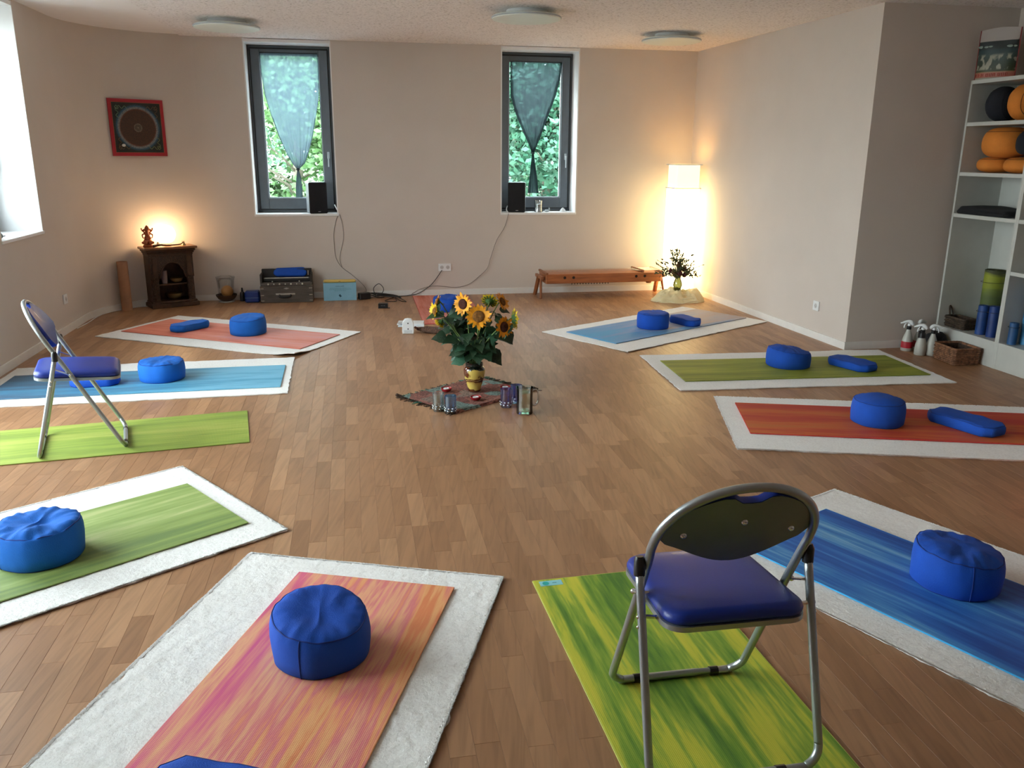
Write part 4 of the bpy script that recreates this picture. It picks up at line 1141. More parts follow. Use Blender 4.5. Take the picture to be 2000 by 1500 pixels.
sunflower(rel(-0.490, 5.33, 0.605), (-0.95, -0.10, 0.35), 0.120, 'orange sunflower seen from the side, leftmost and highest', leaves=5)
sunflower(rel(-0.498, 5.27, 0.555), (-0.8, -0.5, 0.2), 0.110, 'half open yellow sunflower low on the left edge', open_=0.5, petal=M_PETAL_Y, leaves=5)
sunflower(rel(-0.465, 5.29, 0.478), (-0.5, 0.3, -0.6), 0.080, 'small yellow sunflower hanging down at the left', petal=M_PETAL_Y, open_=0.5, leaves=3)
sunflower(rel(-0.150, 5.40, 0.600), (0.15, 0.75, 0.55), 0.130, 'sunflower turned away showing its green back, top centre right', petal=M_PETAL_Y, leaves=4)
sunflower(rel(-0.066, 5.38, 0.600), (0.75, -0.35, 0.45), 0.130, 'top right orange sunflower tilted sideways', leaves=4)
sunflower(rel(-0.052, 5.20, 0.468), (0.70, -0.72, 0.12), 0.148, 'lower right sunflower with dark centre facing right', disk='d', leaves=5)
sunflower(rel(0.012, 5.30, 0.500), (0.95, 0.30, 0.0), 0.145, 'rightmost sunflower seen from the side with green sepals', petal=M_PETAL_Y, leaves=5)
t = thing('leafy_sprig', 'leafy green sprigs filling the sunflower bouquet', 'foliage', (VX, VY, 0.010))
mb = MB()
for k in range(16): mb.tube(smooth([(0.02 * cos(k), 0.02 * sin(k), 0.06), (0.034 * cos(k), 0.034 * sin(k), 0.20), (0.12 * cos(k * 2.4), 0.08 * sin(k * 2.4), 0.36)], 4), 0.0026, 5)
obj('stems', mb, M_STEM, t, sharp=180)
for k in range(46):
    q = random.uniform(0, 6.28); z = random.uniform(0.26, 0.53); r = 0.03 + (z - 0.2) * 0.42 * random.uniform(0.4, 1.2)
    bp = Vector((r * cos(q) * 1.25, r * sin(q) * 0.8 - 0.01, z))
    if z > 0.38: bp.x *= 1.15; bp.y = abs(bp.y) + 0.05; q = abs(((q + pi) % (2 * pi)) - pi)
    out = Vector((cos(q), sin(q) - 0.3, random.uniform(-0.7, 0.3))).normalized(); L = random.uniform(0.07, 0.12)
    mb = MB(); leaf_geo(mb, bp, out, (random.gauss(0, .3), -0.6, 0.8), L, L * random.uniform(0.7, 0.95), random.uniform(0.1, 0.5))
    obj('leaf', mb, random.choice([M_LEAF, M_LEAF, M_LEAF2]), t, sharp=180)
for k in range(30):
    q = random.uniform(0, 6.28); z = random.uniform(0.235, 0.39); r = 0.02 + (z - 0.2) * 0.22
    mb = MB(); L = random.uniform(0.08, 0.12); leaf_geo(mb, Vector((r * cos(q) * 1.3, r * sin(q) * 0.7 + 0.01, z)), (cos(q), sin(q) * 0.5, random.uniform(-0.6, 0.5)), (random.gauss(0, .3), -0.8, 0.5), L, L * 0.85, 0.2)
    obj('leaf', mb, random.choice([M_LEAF, M_LEAF, M_LEAF2]), t, sharp=180)
for k in range(18):
    mb = MB(); L = random.uniform(0.07, 0.10); x_ = random.uniform(-0.21, 0.24)
    leaf_geo(mb, Vector((x_, random.uniform(0.03, 0.09), random.uniform(0.40, 0.52))), (random.gauss(0, 1), 0.2, random.uniform(-1, 0.4)), (random.gauss(0, .3), -0.9, 0.4), L, L * 0.85, 0.2)
    obj('leaf', mb, random.choice([M_LEAF, M_LEAF2]), t, sharp=180)
for bx, by, bz, dx, dz, L in [(0.10, -0.03, 0.275, 0.9, -0.8, 0.125), (-0.06, -0.05, 0.235, -0.9, -0.35, 0.10), (-0.18, -0.02, 0.37, -1, -0.1, 0.10), (0.045, -0.05, 0.345, 0.6, -0.9, 0.14), (0.20, 0.0, 0.40, 0.7, -0.9, 0.10), (-0.05, 0.03, 0.50, -0.3, 0.6, 0.11), (-0.13, 0.05, 0.50, 0.5, 0.5, 0.12)]:
    mb = MB(); mb.tube(smooth([(bx * .2, by * .2, 0.2), (bx * .7, by * .7, bz + .02), (bx, by, bz)], 4), 0.002, 5)
    leaf_geo(mb, Vector((bx, by, bz)), (dx, -0.25, dz), (0.3 * (1 if dx > 0 else -1), -0.8, 0.6), L, L * 0.92, 0.15)
    obj('leaf', mb, M_LEAF if dx > 0 or bz > .3 else M_LEAF2, t, sharp=180)

# tealights
def tealight(x, y, label, lit=False):
    t = thing('tealight_bowl', label, 'candle', (x, y, 0.009), 0, 'red bowls with tealights round the vase')
    mb = MB(); mb.lathe([(0.020, 0), (0.030, 0.006), (0.038, 0.022), (0.0365, 0.023), (0.028, 0.009), (0.0005, 0.007)], 24, cap=False); obj('bowl', mb, pm('red_glaze', (0.30, 0.012, 0.018), 0.2), t, sharp=60)
    mb = MB(); mb.lathe([(0.0195, 0.008), (0.0195, 0.022), (0.019, 0.022), (0.018, 0.020)], 20); obj('wax', mb, M_WHITEPL, t); 
    mb = MB(); mb.tube([(0, 0, 0.02), (0, 0, 0.027)], 0.0008, 5); obj('wick', mb, M_BLACK, t)
tealight(-0.232, 5.115, 'red tealight bowl in front of the vase')
tealight(-0.435, 5.310, 'red tealight bowl left of the vase, behind the glasses')
tealight(-0.045, 5.360, 'red tealight bowl right of the vase, behind the glasses')

# drinking glasses and jug
def tumbler(x, y, label, r, h, tint, wtint, rz=0.0):
    t = thing('drinking_glass', label, 'glass', (x, y, 0.0005), rz, 'drinking glasses by the cloth')
    mb = MB(); mb.lathe([(r * .86, 0.0), (r * .92, 0.004), (r * 0.97, h * .5), (r, h), (r * .95, h), (r * .92, h * .5), (r * .86, 0.014), (0.0005, 0.012)], 28, cap=False); mb.lathe([(0.0005, 0), (r * .86, 0)], 28, cap=False)
    obj('glass_wall', mb, glass('tinted_glass', tint, 0.45, body=0.06, bc=wtint), t, sharp=50)
    mb = MB()
    for k in range(9):
        q = k * 2 * pi / 9
        for zz in (0.018, 0.034): mb.ball((r * .93 * cos(q + zz * 9), r * .93 * sin(q + zz * 9), zz), 0.0075, 8, 6)
    obj('bubbles', mb, glass('moulded_glass', (0.86, 0.93, 0.98), 0.9), t, sharp=180, label='raised glass dimples')
tumbler(-0.452, 4.905, 'clear drinking glass with dimpled foot, left of the pair at left', 0.036, 0.112, (0.90, 0.97, 0.97), (0.8, 0.9, 0.9))
tumbler(-0.374, 4.860, 'blue tinted drinking glass, right of the pair at left', 0.036, 0.110, (0.52, 0.78, 0.96), (0.35, 0.6, 0.9))
tumbler(-0.036, 4.995, 'violet tinted drinking glass in front of the cloth, at right', 0.037, 0.118, (0.72, 0.68, 0.95), (0.5, 0.5, 0.85))
tumbler(0.028, 5.085, 'blue violet drinking glass behind the glass jug', 0.037, 0.118, (0.62, 0.68, 0.97), (0.45, 0.5, 0.9))
t = thing('glass_jug', 'clear glass jug with handle standing on the floor at right of the cloth', 'jug', (0.078, 4.868, 0.0005), 0.35)
mb = MB(); mb.lathe([(0.047, 0.0), (0.050, 0.004), (0.049, 0.02), (0.048, 0.10), (0.050, 0.150), (0.052, 0.165), (0.050, 0.165), (0.047, 0.14), (0.045, 0.02), (0.0005, 0.016)], 32, cap=False); mb.lathe([(0.0005, 0), (0.047, 0)], 32, cap=False)
obj('jug_wall', mb, glass('jug_glass', (0.95, 0.97, 0.96), 0.28), t, sharp=50)
mb = MB(); mb.lathe([(0.0005, 0.018), (0.0445, 0.018), (0.046, 0.10), (0.0465, 0.135), (0.0005, 0.135)], 32, cap=False); obj('water', mb, glass('water', (0.95, 0.94, 0.88), 0.2), t, sharp=50)
mb = MB(); mb.tube(smooth([(0.048, 0, 0.140), (0.075, 0, 0.142), (0.090, 0, 0.11), (0.086, 0, 0.065), (0.068, 0, 0.045), (0.048, 0, 0.050)], 5), 0.006, 8); obj('handle', mb, glass('handle_glass', (0.86, 0.90, 0.90), 0.9), t, sharp=180)

# ------------------------------------------------------------------ small things on the floor, middle back
t = thing('baby_monitor', 'white rounded plastic device standing on the floor', 'device', (-0.915, 7.175, 0), ang(6))
mb = MB(); ol = [(-0.048, 0), (-0.052, 0.02), (-0.050, 0.08), (-0.044, 0.112), (-0.028, 0.132), (0, 0.137), (0.028, 0.132), (0.044, 0.112), (0.050, 0.08), (0.052, 0.02), (0.048, 0)]
vs = []; fs = []; n = len(ol)
for yy, s in [(-0.022, 0.92), (-0.026, 0.80), (-0.022, 0.92), (-0.016, 1.0), (0.016, 1.0), (0.024, 0.9)][2:]:
    for x_, z_ in ol: vs.append((x_ * s, yy, 0.066 + (z_ - 0.066) * s))
for k in range(3):
    for i in range(n): j = (i + 1) % n; fs.append((k * n + i, k * n + j, (k + 1) * n + j, (k + 1) * n + i))
fs += [tuple(range(n)), tuple(3 * n + i for i in range(n))[::-1]]
obj('housing', MB().add(vs, fs), M_WHITEPL, t, sharp=40)
for zz in (0.095, 0.045):
    mb = MB(); mb.tube([(0, -0.024, zz), (0, -0.0205, zz)], 0.006, 12); obj('sensor', mb, pm('dark_sensor', (0.05, 0.05, 0.06), 0.3), t)
mb = MB(); mb.box(0, -0.0225, 0.022, 0.07, 0.002, 0.026, 0.0005); obj('base_panel', mb, pm('grey_panel', (0.6, 0.64, 0.66), 0.4), t)
t = thing('booklet', 'white folded booklets with a dark blue corner lying behind the white device', 'booklet', (-0.945, 7.58, 0.0005), ang(2))
mb = MB(); mb.box(0, 0.045, 0.006, 0.24, 0.17, 0.010, 0.001); obj('pages', mb, M_WHITEPL, t)
mb = MB(); mb.box(0.01, -0.05, 0.004, 0.235, 0.15, 0.007, 0.001, T=Matrix.Rotation(0.05, 4, 'Z')); obj('cover', mb, pm('pale_paper', (0.70, 0.78, 0.84), 0.7), t)
mb = MB(); mb.add([(-0.12, 0.01, 0.0118), (-0.03, 0.01, 0.0118), (-0.07, -0.07, 0.0082), (-0.12, -0.03, 0.0082)], [(0, 3, 2, 1)]); obj('blue_corner', mb, pm('navy_print', (0.02, 0.06, 0.13), 0.6), t, sharp=None)
mb = MB(); vs = []; fs = []; L = 26; nn = 14
for i in range(L + 1):
    u = i / L; r = 0.040 * (sin(pi * min(1, max(0.06, u))) ** 0.5) * (1 + 0.25 * noise.noise((u * 9, 1, 0)))
    for k in range(nn):
        q = 2 * pi * k / nn; rr = r * (1 + 0.25 * noise.noise((u * 12, cos(q) * 2, sin(q) * 2)))
        vs.append(((u - .5) * 0.30, rr * 1.3 * cos(q), max(0.001, 0.026 + rr * 0.75 * sin(q))))
for i in range(L):
    for k in range(nn): j = (k + 1) % nn; fs.append((i * nn + k, i * nn + j, (i + 1) * nn + j, (i + 1) * nn + k))
t = thing('bundle', 'dark brown woven bundle with a strap lying by the coral mat', 'bag', (-0.70, 7.20, 0.0), ang(-22))
obj('cloth_roll', MB().add(vs, fs), pm('brown_woven_cloth', (0.11, 0.055, 0.035), 0.95, var=0.6, scale=45, bmp=0.8, bscale=120, stretch=(3, 1, 1)), t, sharp=180)
mb = MB(); mb.tube(smooth([(-0.13, -0.02, 0.03), (-0.16, -0.03, 0.05), (-0.175, 0.0, 0.03), (-0.15, 0.02, 0.01)], 5), 0.005, 6); obj('strap', mb, pm('dark_red_strap', (0.10, 0.02, 0.015), 0.8), t, sharp=180)

# ------------------------------------------------------------------ long string instrument on trestles
M_CHERRY = pm('orange_brown_cherry', (0.36, 0.115, 0.035), 0.38, var=0.3, scale=7, stretch=(0.6, 6, 6), coat=0.2)
M_CHERRY2 = pm('cherry_trim', (0.25, 0.085, 0.03), 0.45, var=0.25, scale=9)
org = R(2.03, 8.80, 0)
t = thing('monochord', 'long reddish wooden string instrument on trestle feet by the back wall', 'instrument', org, TH + ang(1.0))
Lm, Wm, Z0, Z1 = 1.33, 0.33, 0.165, 0.268
mb = MB(); mb.box(Lm / 2, Wm / 2, (Z0 + Z1) / 2, Lm, Wm, Z1 - Z0, 0.006); body = obj('sound_box', mb, M_CHERRY, t)
for x_ in (0.008, Lm - 0.008):
    mb = MB(); mb.box(x_, Wm / 2, Z1 + 0.006, 0.03, Wm + 0.02, 0.022, 0.004); obj('end_rail', mb, M_CHERRY2, t)
for k, x_ in enumerate((0.21, 0.31, 1.03, 1.13)):
    mb = MB(); mb.tube([(x_, 0.004, (Z0 + Z1) / 2 + 0.012), (x_, -0.0012, (Z0 + Z1) / 2 + 0.012)], 0.0155, 20); obj('sound_hole', mb, pm('dark_hole', (0.012, 0.006, 0.004), 0.9), body)
mb = MB(); mb.box(0, 0, 0, 0.022, Wm * 0.95, 0.028, 0.005, T=Matrix.Translation((1.10, Wm / 2, Z1 + 0.014)) @ Matrix.Rotation(0.10, 4, 'Z')); obj('bridge_bar', mb, M_CHERRY2, t)
mb = MB()
for k in range(14): mb.tube([(0.02, 0.05 + k * 0.017, Z1 + 0.018), (Lm - 0.02, 0.05 + k * 0.017, Z1 + 0.018)], 0.0005, 4)
obj('strings', mb, M_CHROME, t, kind='stuff', sharp=None)
for k in range(14):
    x_ = 0.30 + k * 0.032; mb = MB(); mb.tube([(x_, 0.03, Z0), (x_, 0.03, Z0 - 0.016)], 0.005, 8); obj('tuning_peg', mb, M_BLACK, t)
mb = MB(); mb.tube([(1.20, 0.06, Z0), (1.20, 0.06, Z0 - 0.022)], [0.035, 0.028], 14); obj('turning_knob', mb, M_CHERRY2, t)
for x_, sgn in ((-0.035, -1), (Lm + 0.030, 1)):
    for y0, y1 in ((0.10, 0.02), (0.20, 0.31)):
        mb = MB(); a_ = Vector((x_, y0, 0.225)); b_ = Vector((x_ + sgn * 0.015, y1, 0.004)); dv = (b_ - a_)
        mb.tube([a_, b_], 0.024, 4, flat=0.6); obj('trestle_leg', mb, M_CHERRY2 if sgn < 0 else M_CHERRY, t, sharp=30)
    mb = MB(); mb.box(x_, Wm / 2, 0.225, 0.030, Wm * 0.9, 0.035, 0.004); obj('trestle_rail', mb, M_CHERRY2, t)

# ------------------------------------------------------------------ tall paper lamp in the corner and flowers before it
def paper(name, c, s): return emit(name, c, s)
LX, LY = 1.865, 9.40
t = thing('floor_lamp', 'tall glowing paper column lamp in the right back corner', 'lamp', (LX, LY, 0), TH)
mb = MB(); mb.box(0, 0, 0.02, 0.26, 0.26, 0.04, 0.004); obj('lamp_foot', mb, M_CHERRY2, t)
for s in (-1, 1):
    for q in (-1, 1):
        mb = MB(); mb.box(s * 0.122, q * 0.122, 0.60, 0.010, 0.010, 1.14); obj('post', mb, M_BASE, t, sharp=None)
def shade(z0, z1, hw_, name, mat):
    mb = MB(); n = 12; vs = []; fs = []
    ring = []
    for (cx, cy, a0) in ((hw_ - .02, hw_ - .02, 0), (-hw_ + .02, hw_ - .02, pi / 2), (-hw_ + .02, -hw_ + .02, pi), (hw_ - .02, -hw_ + .02, 1.5 * pi)):
        for k in range(5): ring.append((cx + .02 * cos(a0 + pi / 8 * k), cy + .02 * sin(a0 + pi / 8 * k)))
    m = len(ring)
    for i in range(n + 1):
        for (x_, y_) in ring: vs.append((x_, y_, z0 + (z1 - z0) * i / n))
    for i in range(n):
        for k in range(m): j = (k + 1) % m; fs.append((i * m + k, i * m + j, (i + 1) * m + j, (i + 1) * m + k))
    return obj(name, MB().add(vs, fs), mat, t, sharp=60)
shade(0.04, 1.175, 0.142, 'paper_shade', paper('glowing_rice_paper', (1.0, 0.77, 0.38), 5.8))
shade(1.185, 1.425, 0.134, 'upper_shade', paper('dimmer_rice_paper', (1.0, 0.88, 0.55), 1.15))
mb = MB()
for zz in (0.06, 1.18, 1.428):
    mb.box(0, 0.145, zz, 0.30, 0.008, 0.010); mb.box(0, -0.145, zz, 0.30, 0.008, 0.010); mb.box(0.145, 0, zz, 0.008, 0.30, 0.010); mb.box(-0.145, 0, zz, 0.008, 0.30, 0.010)
obj('shade_hoops', mb, M_BASE, t)

# tulle heap
def tulle_mat():
    m, nt, bs = new_mat('cream_tulle')
    n = N(nt, 'ShaderNodeTexNoise'); n.inputs['Scale'].default_value = 9; nt.links.new(coords(nt), n.inputs['Vector'])
    nt.links.new(ramp(nt, n.outputs['Fac'], [(0.3, (0.78, 0.68, 0.38)), (0.7, (0.90, 0.82, 0.52))]), bs.inputs['Base Color'])
    bs.inputs['Roughness'].default_value = 0.9; bs.inputs['Transmission Weight'].default_value = 0.0
    bs.inputs['Alpha'].default_value = 0.78
    bs.inputs['Subsurface Weight'].default_value = 0.0
    return m
t = thing('tulle_cloth', 'crumpled cream tulle draped under the small flower vase', 'cloth', (1.790, 8.955, 0), 0)
vs = []; fs = []; nr, na = 40, 140
for i in range(nr + 1):
    u = i / nr
    for k in range(na):
        q = 2 * pi * k / na
        rx = (0.29 + 0.035 * noise.noise((cos(q) * 2, sin(q) * 2, 4))) * u; ry = (0.16 + 0.03 * noise.noise((cos(q) * 2, sin(q) * 2, 9))) * u
        x_, y_ = rx * cos(q), ry * sin(q)
        h = (0.14 if x_ < 0.02 else 0.11) * (1 - u ** 2.0) ** 0.8 + 0.05 * math.exp(-((x_ - 0.20) ** 2 + y_ * y_) / 0.006)
        h += (-abs(noise.noise((x_ * 10 + 3 * y_, y_ * 16, 3))) * 0.085 + noise.noise((x_ * 28, y_ * 40, 1)) * 0.020 + 0.02) * (1 - u ** 6) * min(1, u * 3 + .2)
        vs.append((x_, y_, max(0.002, h if i < nr else 0.002)))
for i in range(nr):
    for k in range(na): j = (k + 1) % na; fs.append((i * na + k, i * na + j, (i + 1) * na + j, (i + 1) * na + k))
obj('drape', MB().add(vs, fs), tulle_mat(), t, sharp=180)
mb = MB()
for s in range(3):
    P = [(0.27 * (1 - .12 * s) * cos(q) * (1 + 0.05 * sin(7 * q + s)), 0.155 * (1 - .15 * s) * sin(q), 0.012 + 0.03 * s + 0.012 * sin(5 * q + s)) for q in [2 * pi * i / 60 for i in range(60)]]
    mb.tube(P, 0.004, 5, closed=True)
obj('hem', mb, pm('cream_hem', (0.80, 0.74, 0.52), 0.8), t, sharp=180)

VX2, VY2 = 1.775, 8.930
t = thing('small_vase', 'greenish glass vase with dark flowers on the tulle before the lamp', 'vase', (VX2, VY2, 0.155))
mb = MB(); mb.lathe([(0.030, -0.05), (0.040, 0.0), (0.048, 0.02), (0.045, 0.05), (0.032, 0.085), (0.027, 0.10), (0.034, 0.115), (0.030, 0.115), (0.024, 0.10)], 24, cap=False); obj('vase_body', mb, glass('green_vase_glass', (0.45, 0.50, 0.30), 0.35, body=0.4, bc=(0.10, 0.12, 0.05)), t, sharp=60)
M_TWIG = pm('dark_twig', (0.045, 0.04, 0.02), 0.8)
M_SMALL = pm('dark_olive_leaf', (0.055, 0.07, 0.022), 0.6, var=0.4)
mt = MB(); ml = MB()
for k in range(60):
    q = random.uniform(0, 6.28); el = random.uniform(0.05, 1.40); L = random.uniform(0.13, 0.225) * (1.15 if el > 1.0 else 1)
    d_ = Vector((cos(q) * cos(el) * 1.15, sin(q) * cos(el) * 0.8, sin(el)))
    p0 = Vector((0, 0, 0.105)); p1 = p0 + d_ * L * .6 + Vector((0, 0, .02)); p2 = p0 + d_ * L * 1.25
    mt.tube([p0, p1, p2], [0.0018, 0.0013, 0.0007], 4)
    for j in range(5):
        bp = p1.lerp(p2, j / 5 + random.random() * .15); dv = (d_ + Vector((random.gauss(0, .8), random.gauss(0, .6), random.gauss(0, .7)))).normalized()
        leaf_geo(ml, bp, dv, (random.gauss(0, 1), -1, random.gauss(0, 1)), random.uniform(0.028, 0.045), random.uniform(0.014, 0.02), 0.1)
obj('twigs', mt, M_TWIG, t, sharp=None); obj('small_leaves', ml, M_SMALL, t, sharp=None, kind='stuff')
for i, (x_, y_, z_, r) in enumerate([(-0.01, -0.03, 0.235, 0.034), (0.055, -0.02, 0.200, 0.040), (-0.055, -0.03, 0.165, 0.038), (0.005, -0.05, 0.155, 0.040), (0.02, 0.0, 0.20, 0.034), (-0.085, 0.0, 0.175, 0.032), (0.095, 0.0, 0.155, 0.034), (0.06, -0.03, 0.135, 0.034), (-0.03, -0.04, 0.130, 0.034)]):
    mb = MB()
    mb.ball((x_, y_, z_), r * .75, 10, 8)
    for j in range(16):
        q = j * 2.4; ph = j / 16 * 2.4 - 0.7; dv = Vector((cos(q) * cos(ph), sin(q) * cos(ph), sin(ph)))
        leaf_geo(mb, Vector((x_, y_, z_)) + dv * r * .5, dv, (0, 0, 1), r * .8, r * .5, -0.2)
    obj('blossom', mb, pm('dark_red_blossom', (0.09, 0.022, 0.03), 0.8) if i % 2 else pm('brown_blossom', (0.10, 0.06, 0.02), 0.8), t, sharp=180)

# ------------------------------------------------------------------ carved altar cabinet
M_DARKWOOD = pm('dark_carved_wood', (0.060, 0.028, 0.014), 0.5, var=0.35, scale=22, bmp=0.5, bscale=70)
def carve_mat():
    m, nt, bs = new_mat('carved_relief_wood')
    v = coords(nt, (60, 60, 60)); vo = N(nt, 'ShaderNodeTexVoronoi'); vo.feature = 'DISTANCE_TO_EDGE'; vo.inputs['Scale'].default_value = 1
    nt.links.new(v, vo.inputs['Vector'])
    nt.links.new(ramp(nt, vo.outputs['Distance'], [(0.0, (0.018, 0.009, 0.005)), (0.25, (0.07, 0.035, 0.02)), (0.5, (0.10, 0.055, 0.03))]), bs.inputs['Base Color'])
    bs.inputs['Roughness'].default_value = 0.5; bump(nt, bs, vo.outputs['Distance'], 0.9, 0.01)
    return m
M_CARVE = carve_mat()
CABX, CABY, CABR = -3.60, 8.27, 38
t = thing('altar_cabinet', 'small dark carved wooden altar cabinet with pointed arch niche', 'cabinet', (CABX, CABY, 0), ang(CABR))
W_, D_, H_ = 0.42, 0.21, 0.60
def part(name, f, mat, **k):
    mb = MB(); f(mb); return obj(name, mb, mat, t, **k)
part('plinth', lambda m: (m.box(W_ / 2, D_ / 2 - 0.012, 0.022, W_ + 0.05, D_ + 0.03, 0.044, 0.006), m.box(W_ / 2, D_ / 2 - 0.006, 0.054, W_ + 0.02, D_ + 0.014, 0.022, 0.006)), M_DARKWOOD)
for x_ in (0.009, W_ - 0.009): part('side_panel', lambda m: m.box(x_, D_ / 2 + 0.01, 0.30, 0.018, D_ - 0.02, 0.48), M_DARKWOOD, sharp=None)
part('back_panel', lambda m: m.box(W_ / 2, D_ - 0.006, 0.30, W_ - 0.03, 0.012, 0.48), M_DARKWOOD, sharp=None)
part('inner_shelf', lambda m: m.box(W_ / 2, D_ / 2 + 0.02, 0.225, W_ - 0.04, D_ - 0.05, 0.018, 0.003), M_DARKWOOD)
part('cornice', lambda m: (m.box(W_ / 2, D_ / 2 - 0.004, 0.532, W_ + 0.012, D_ + 0.008, 0.022, 0.005), m.box(W_ / 2, D_ / 2 - 0.009, 0.552, W_ + 0.034, D_ + 0.018, 0.020, 0.007), m.box(W_ / 2, D_ / 2 - 0.015, 0.573, W_ + 0.060, D_ + 0.030, 0.024, 0.009)), M_DARKWOOD)
part('top_board', lambda m: m.box(W_ / 2, D_ / 2 - 0.018, 0.597, W_ + 0.095, D_ + 0.040, 0.024, 0.005), pm('lighter_top_wood', (0.22, 0.10, 0.045), 0.35, var=0.3, scale=14, stretch=(0.5, 4, 1)))  # top board in a lighter brown than the rest of the cabinet
# spandrel with pointed arch
arch = []
ax, aw, z_sp, z_top = W_ / 2, 0.125, 0.30, 0.455
for k in range(13):
    u = k / 12
    lob = 0.010 * abs(sin(u * pi * 3))
    arch.append((ax - aw * cos(u * pi / 2) ** 0.85 - 0.0 + (lob if 0 < k < 12 else 0) * 0.6, z_sp + (z_top - z_sp) * sin(u * pi / 2) ** 1.25))
arch = arch + [(2 * ax - x_, z_) for x_, z_ in arch[-2::-1]]
def spandrel(m):
    y0, y1 = -0.004, 0.016; zt = 0.525
    for (xa, za), (xb, zb) in zip(arch[:-1], arch[1:]):
        m.add([(xa, y0, za), (xb, y0, zb), (xb, y0, zt), (xa, y0, zt), (xa, y1, za), (xb, y1, zb), (xb, y1, zt), (xa, y1, zt)], [(0, 1, 2, 3), (4, 7, 6, 5), (0, 4, 5, 1)])
    m.box((arch[0][0]) / 2 + 0.0, 0.006, (z_sp + zt) / 2, arch[0][0], 0.02, zt - z_sp); m.box(W_ - arch[0][0] / 2, 0.006, (z_sp + zt) / 2, arch[0][0], 0.02, zt - z_sp)
part('arch_panel', spandrel, M_CARVE, sharp=None)
part('arch_moulding', lambda m: m.tube([(x_, -0.006, z_) for x_, z_ in arch], 0.005, 6), M_DARKWOOD, sharp=180)
for x_ in (0.042, W_ - 0.042):
    def col_(m):
        pr = [(0.034, 0.065), (0.036, 0.075), (0.028, 0.085), (0.032, 0.095), (0.030, 0.19), (0.036, 0.20), (0.028, 0.215), (0.036, 0.235), (0.028, 0.255), (0.034, 0.27), (0.036, 0.30), (0.028, 0.305)]
        m.lathe(pr, 16, c=(x_, 0.010, 0), sy=0.7)
    part('column', col_, M_CARVE, sharp=50)
    part('upper_pilaster', lambda m: m.box(x_, -0.004, 0.41, 0.045, 0.022, 0.20, 0.005), M_DARKWOOD)
def onc(s, d_, z): return Vector((CABX + s * cos(ang(CABR)) - d_ * sin(ang(CABR)), CABY + s * sin(ang(CABR)) + d_ * cos(ang(CABR)), z))
M_BRASS = pm('aged_brass', (0.32, 0.26, 0.13), 0.35, metal=0.8, var=0.2)
mb = MB(); mb.lathe([(0.02, 0), (0.045, 0.008), (0.060, 0.030), (0.064, 0.048), (0.060, 0.047), (0.05, 0.02), (0.0005, 0.012)], 24, cap=False)
b1 = obj('singing_bowl', mb, M_BRASS, label='metal bowl on the upper shelf inside the altar', cat='bowl', loc=onc(0.265, 0.09, 0.235), group='bowls in the altar cabinet', sharp=60)
o = b1.copy(); col.objects.link(o); o.location = onc(0.235, 0.10, 0.066); o.scale = (1.25, 1.25, 1.3); o['label'] = 'wider metal bowl at the bottom inside the altar'
mb = MB(); mb.lathe([(0.028, 0), (0.029, 0.004), (0.029, 0.125), (0.026, 0.130), (0.010, 0.131)], 20); obj('pillar_candle', mb, pm('grey_lilac_wax', (0.22, 0.17, 0.18), 0.7), label='tall grey pillar candle inside the altar niche', cat='candle', loc=onc(0.15, 0.09, 0.2345))

# lamp, statuette and driftwood on the altar
TZ = 0.6095
t = thing('globe_lamp', 'bright glowing globe lamp on the carved altar', 'lamp', onc(0.215, 0.115, TZ))
mb = MB(); mb.lathe([(0.045, 0), (0.048, 0.012), (0.03, 0.03)], 20); obj('lamp_foot', mb, M_CHERRY2, t)
mb = MB(); mb.ball((0, 0, 0.115), 0.092, 24, 16); obj('lamp_globe', mb, emit('glowing_globe', (1.0, 0.66, 0.34), 22.0), t, sharp=180)
t = thing('deity_statuette', 'reddish seated multi-armed deity statuette at the left of the altar top', 'statuette', onc(0.030, 0.085, TZ), ang(20))
mb = MB()
mb.lathe([(0.050, 0), (0.052, 0.012), (0.044, 0.024), (0.040, 0.028)], 16, sy=0.75)
mb.ball((0, 0, 0.055), 0.040, 12, 8, sc=(1.1, .8, .8)); mb.ball((0, 0, 0.085), 0.034, 12, 8, sc=(1, .85, 1)); mb.ball((0, 0, 0.125), 0.028, 12, 8, sc=(.95, .8, 1.1))
for s in (-1, 1):
    mb.tube([(s * 0.01, -0.02, 0.045), (s * 0.045, -0.03, 0.045), (s * 0.01, -0.045, 0.038)], [0.018, 0.016, 0.010], 8)
    mb.tube([(s * 0.022, 0, 0.135), (s * 0.048, 0, 0.120), (s * 0.044, -0.01, 0.095), (s * 0.026, -0.03, 0.085)], [0.008, 0.007, 0.006, 0.005], 8)
    mb.tube([(s * 0.022, 0.005, 0.140), (s * 0.045, 0.008, 0.160), (s * 0.052, 0.008, 0.185)], [0.008, 0.006, 0.008], 8)
    mb.ball((s * 0.026, 0, 0.168), 0.012, 8, 6, sc=(1.2, .4, 1))
mb.ball((0, -0.002, 0.168), 0.026, 12, 8, sc=(1, .9, .95)); mb.lathe([(0.022, 0.182), (0.018, 0.196), (0.008, 0.208), (0.003, 0.214)], 12)
mb.tube(smooth([(0, -0.022, 0.160), (0.004, -0.034, 0.140), (0.012, -0.036, 0.118), (0.020, -0.034, 0.112)], 4), [0.010] * 5 + [0.007] * 5 + [0.005] * 3, 8)
so = obj('figure', mb, pm('terracotta_resin', (0.34, 0.085, 0.028), 0.45, var=0.3, scale=40), t, sharp=180)
rm = so.modifiers.new('one_surface', 'REMESH'); rm.mode = 'VOXEL'; rm.voxel_size = 0.003; rm.use_smooth_shade = True
P = smooth([(0.0, 0.0, 0.010), (0.07, -0.008, 0.020), (0.13, 0.0, 0.014), (0.20, 0.004, 0.012), (0.27, 0.0, 0.016), (0.30, 0.0, 0.038)], 6)
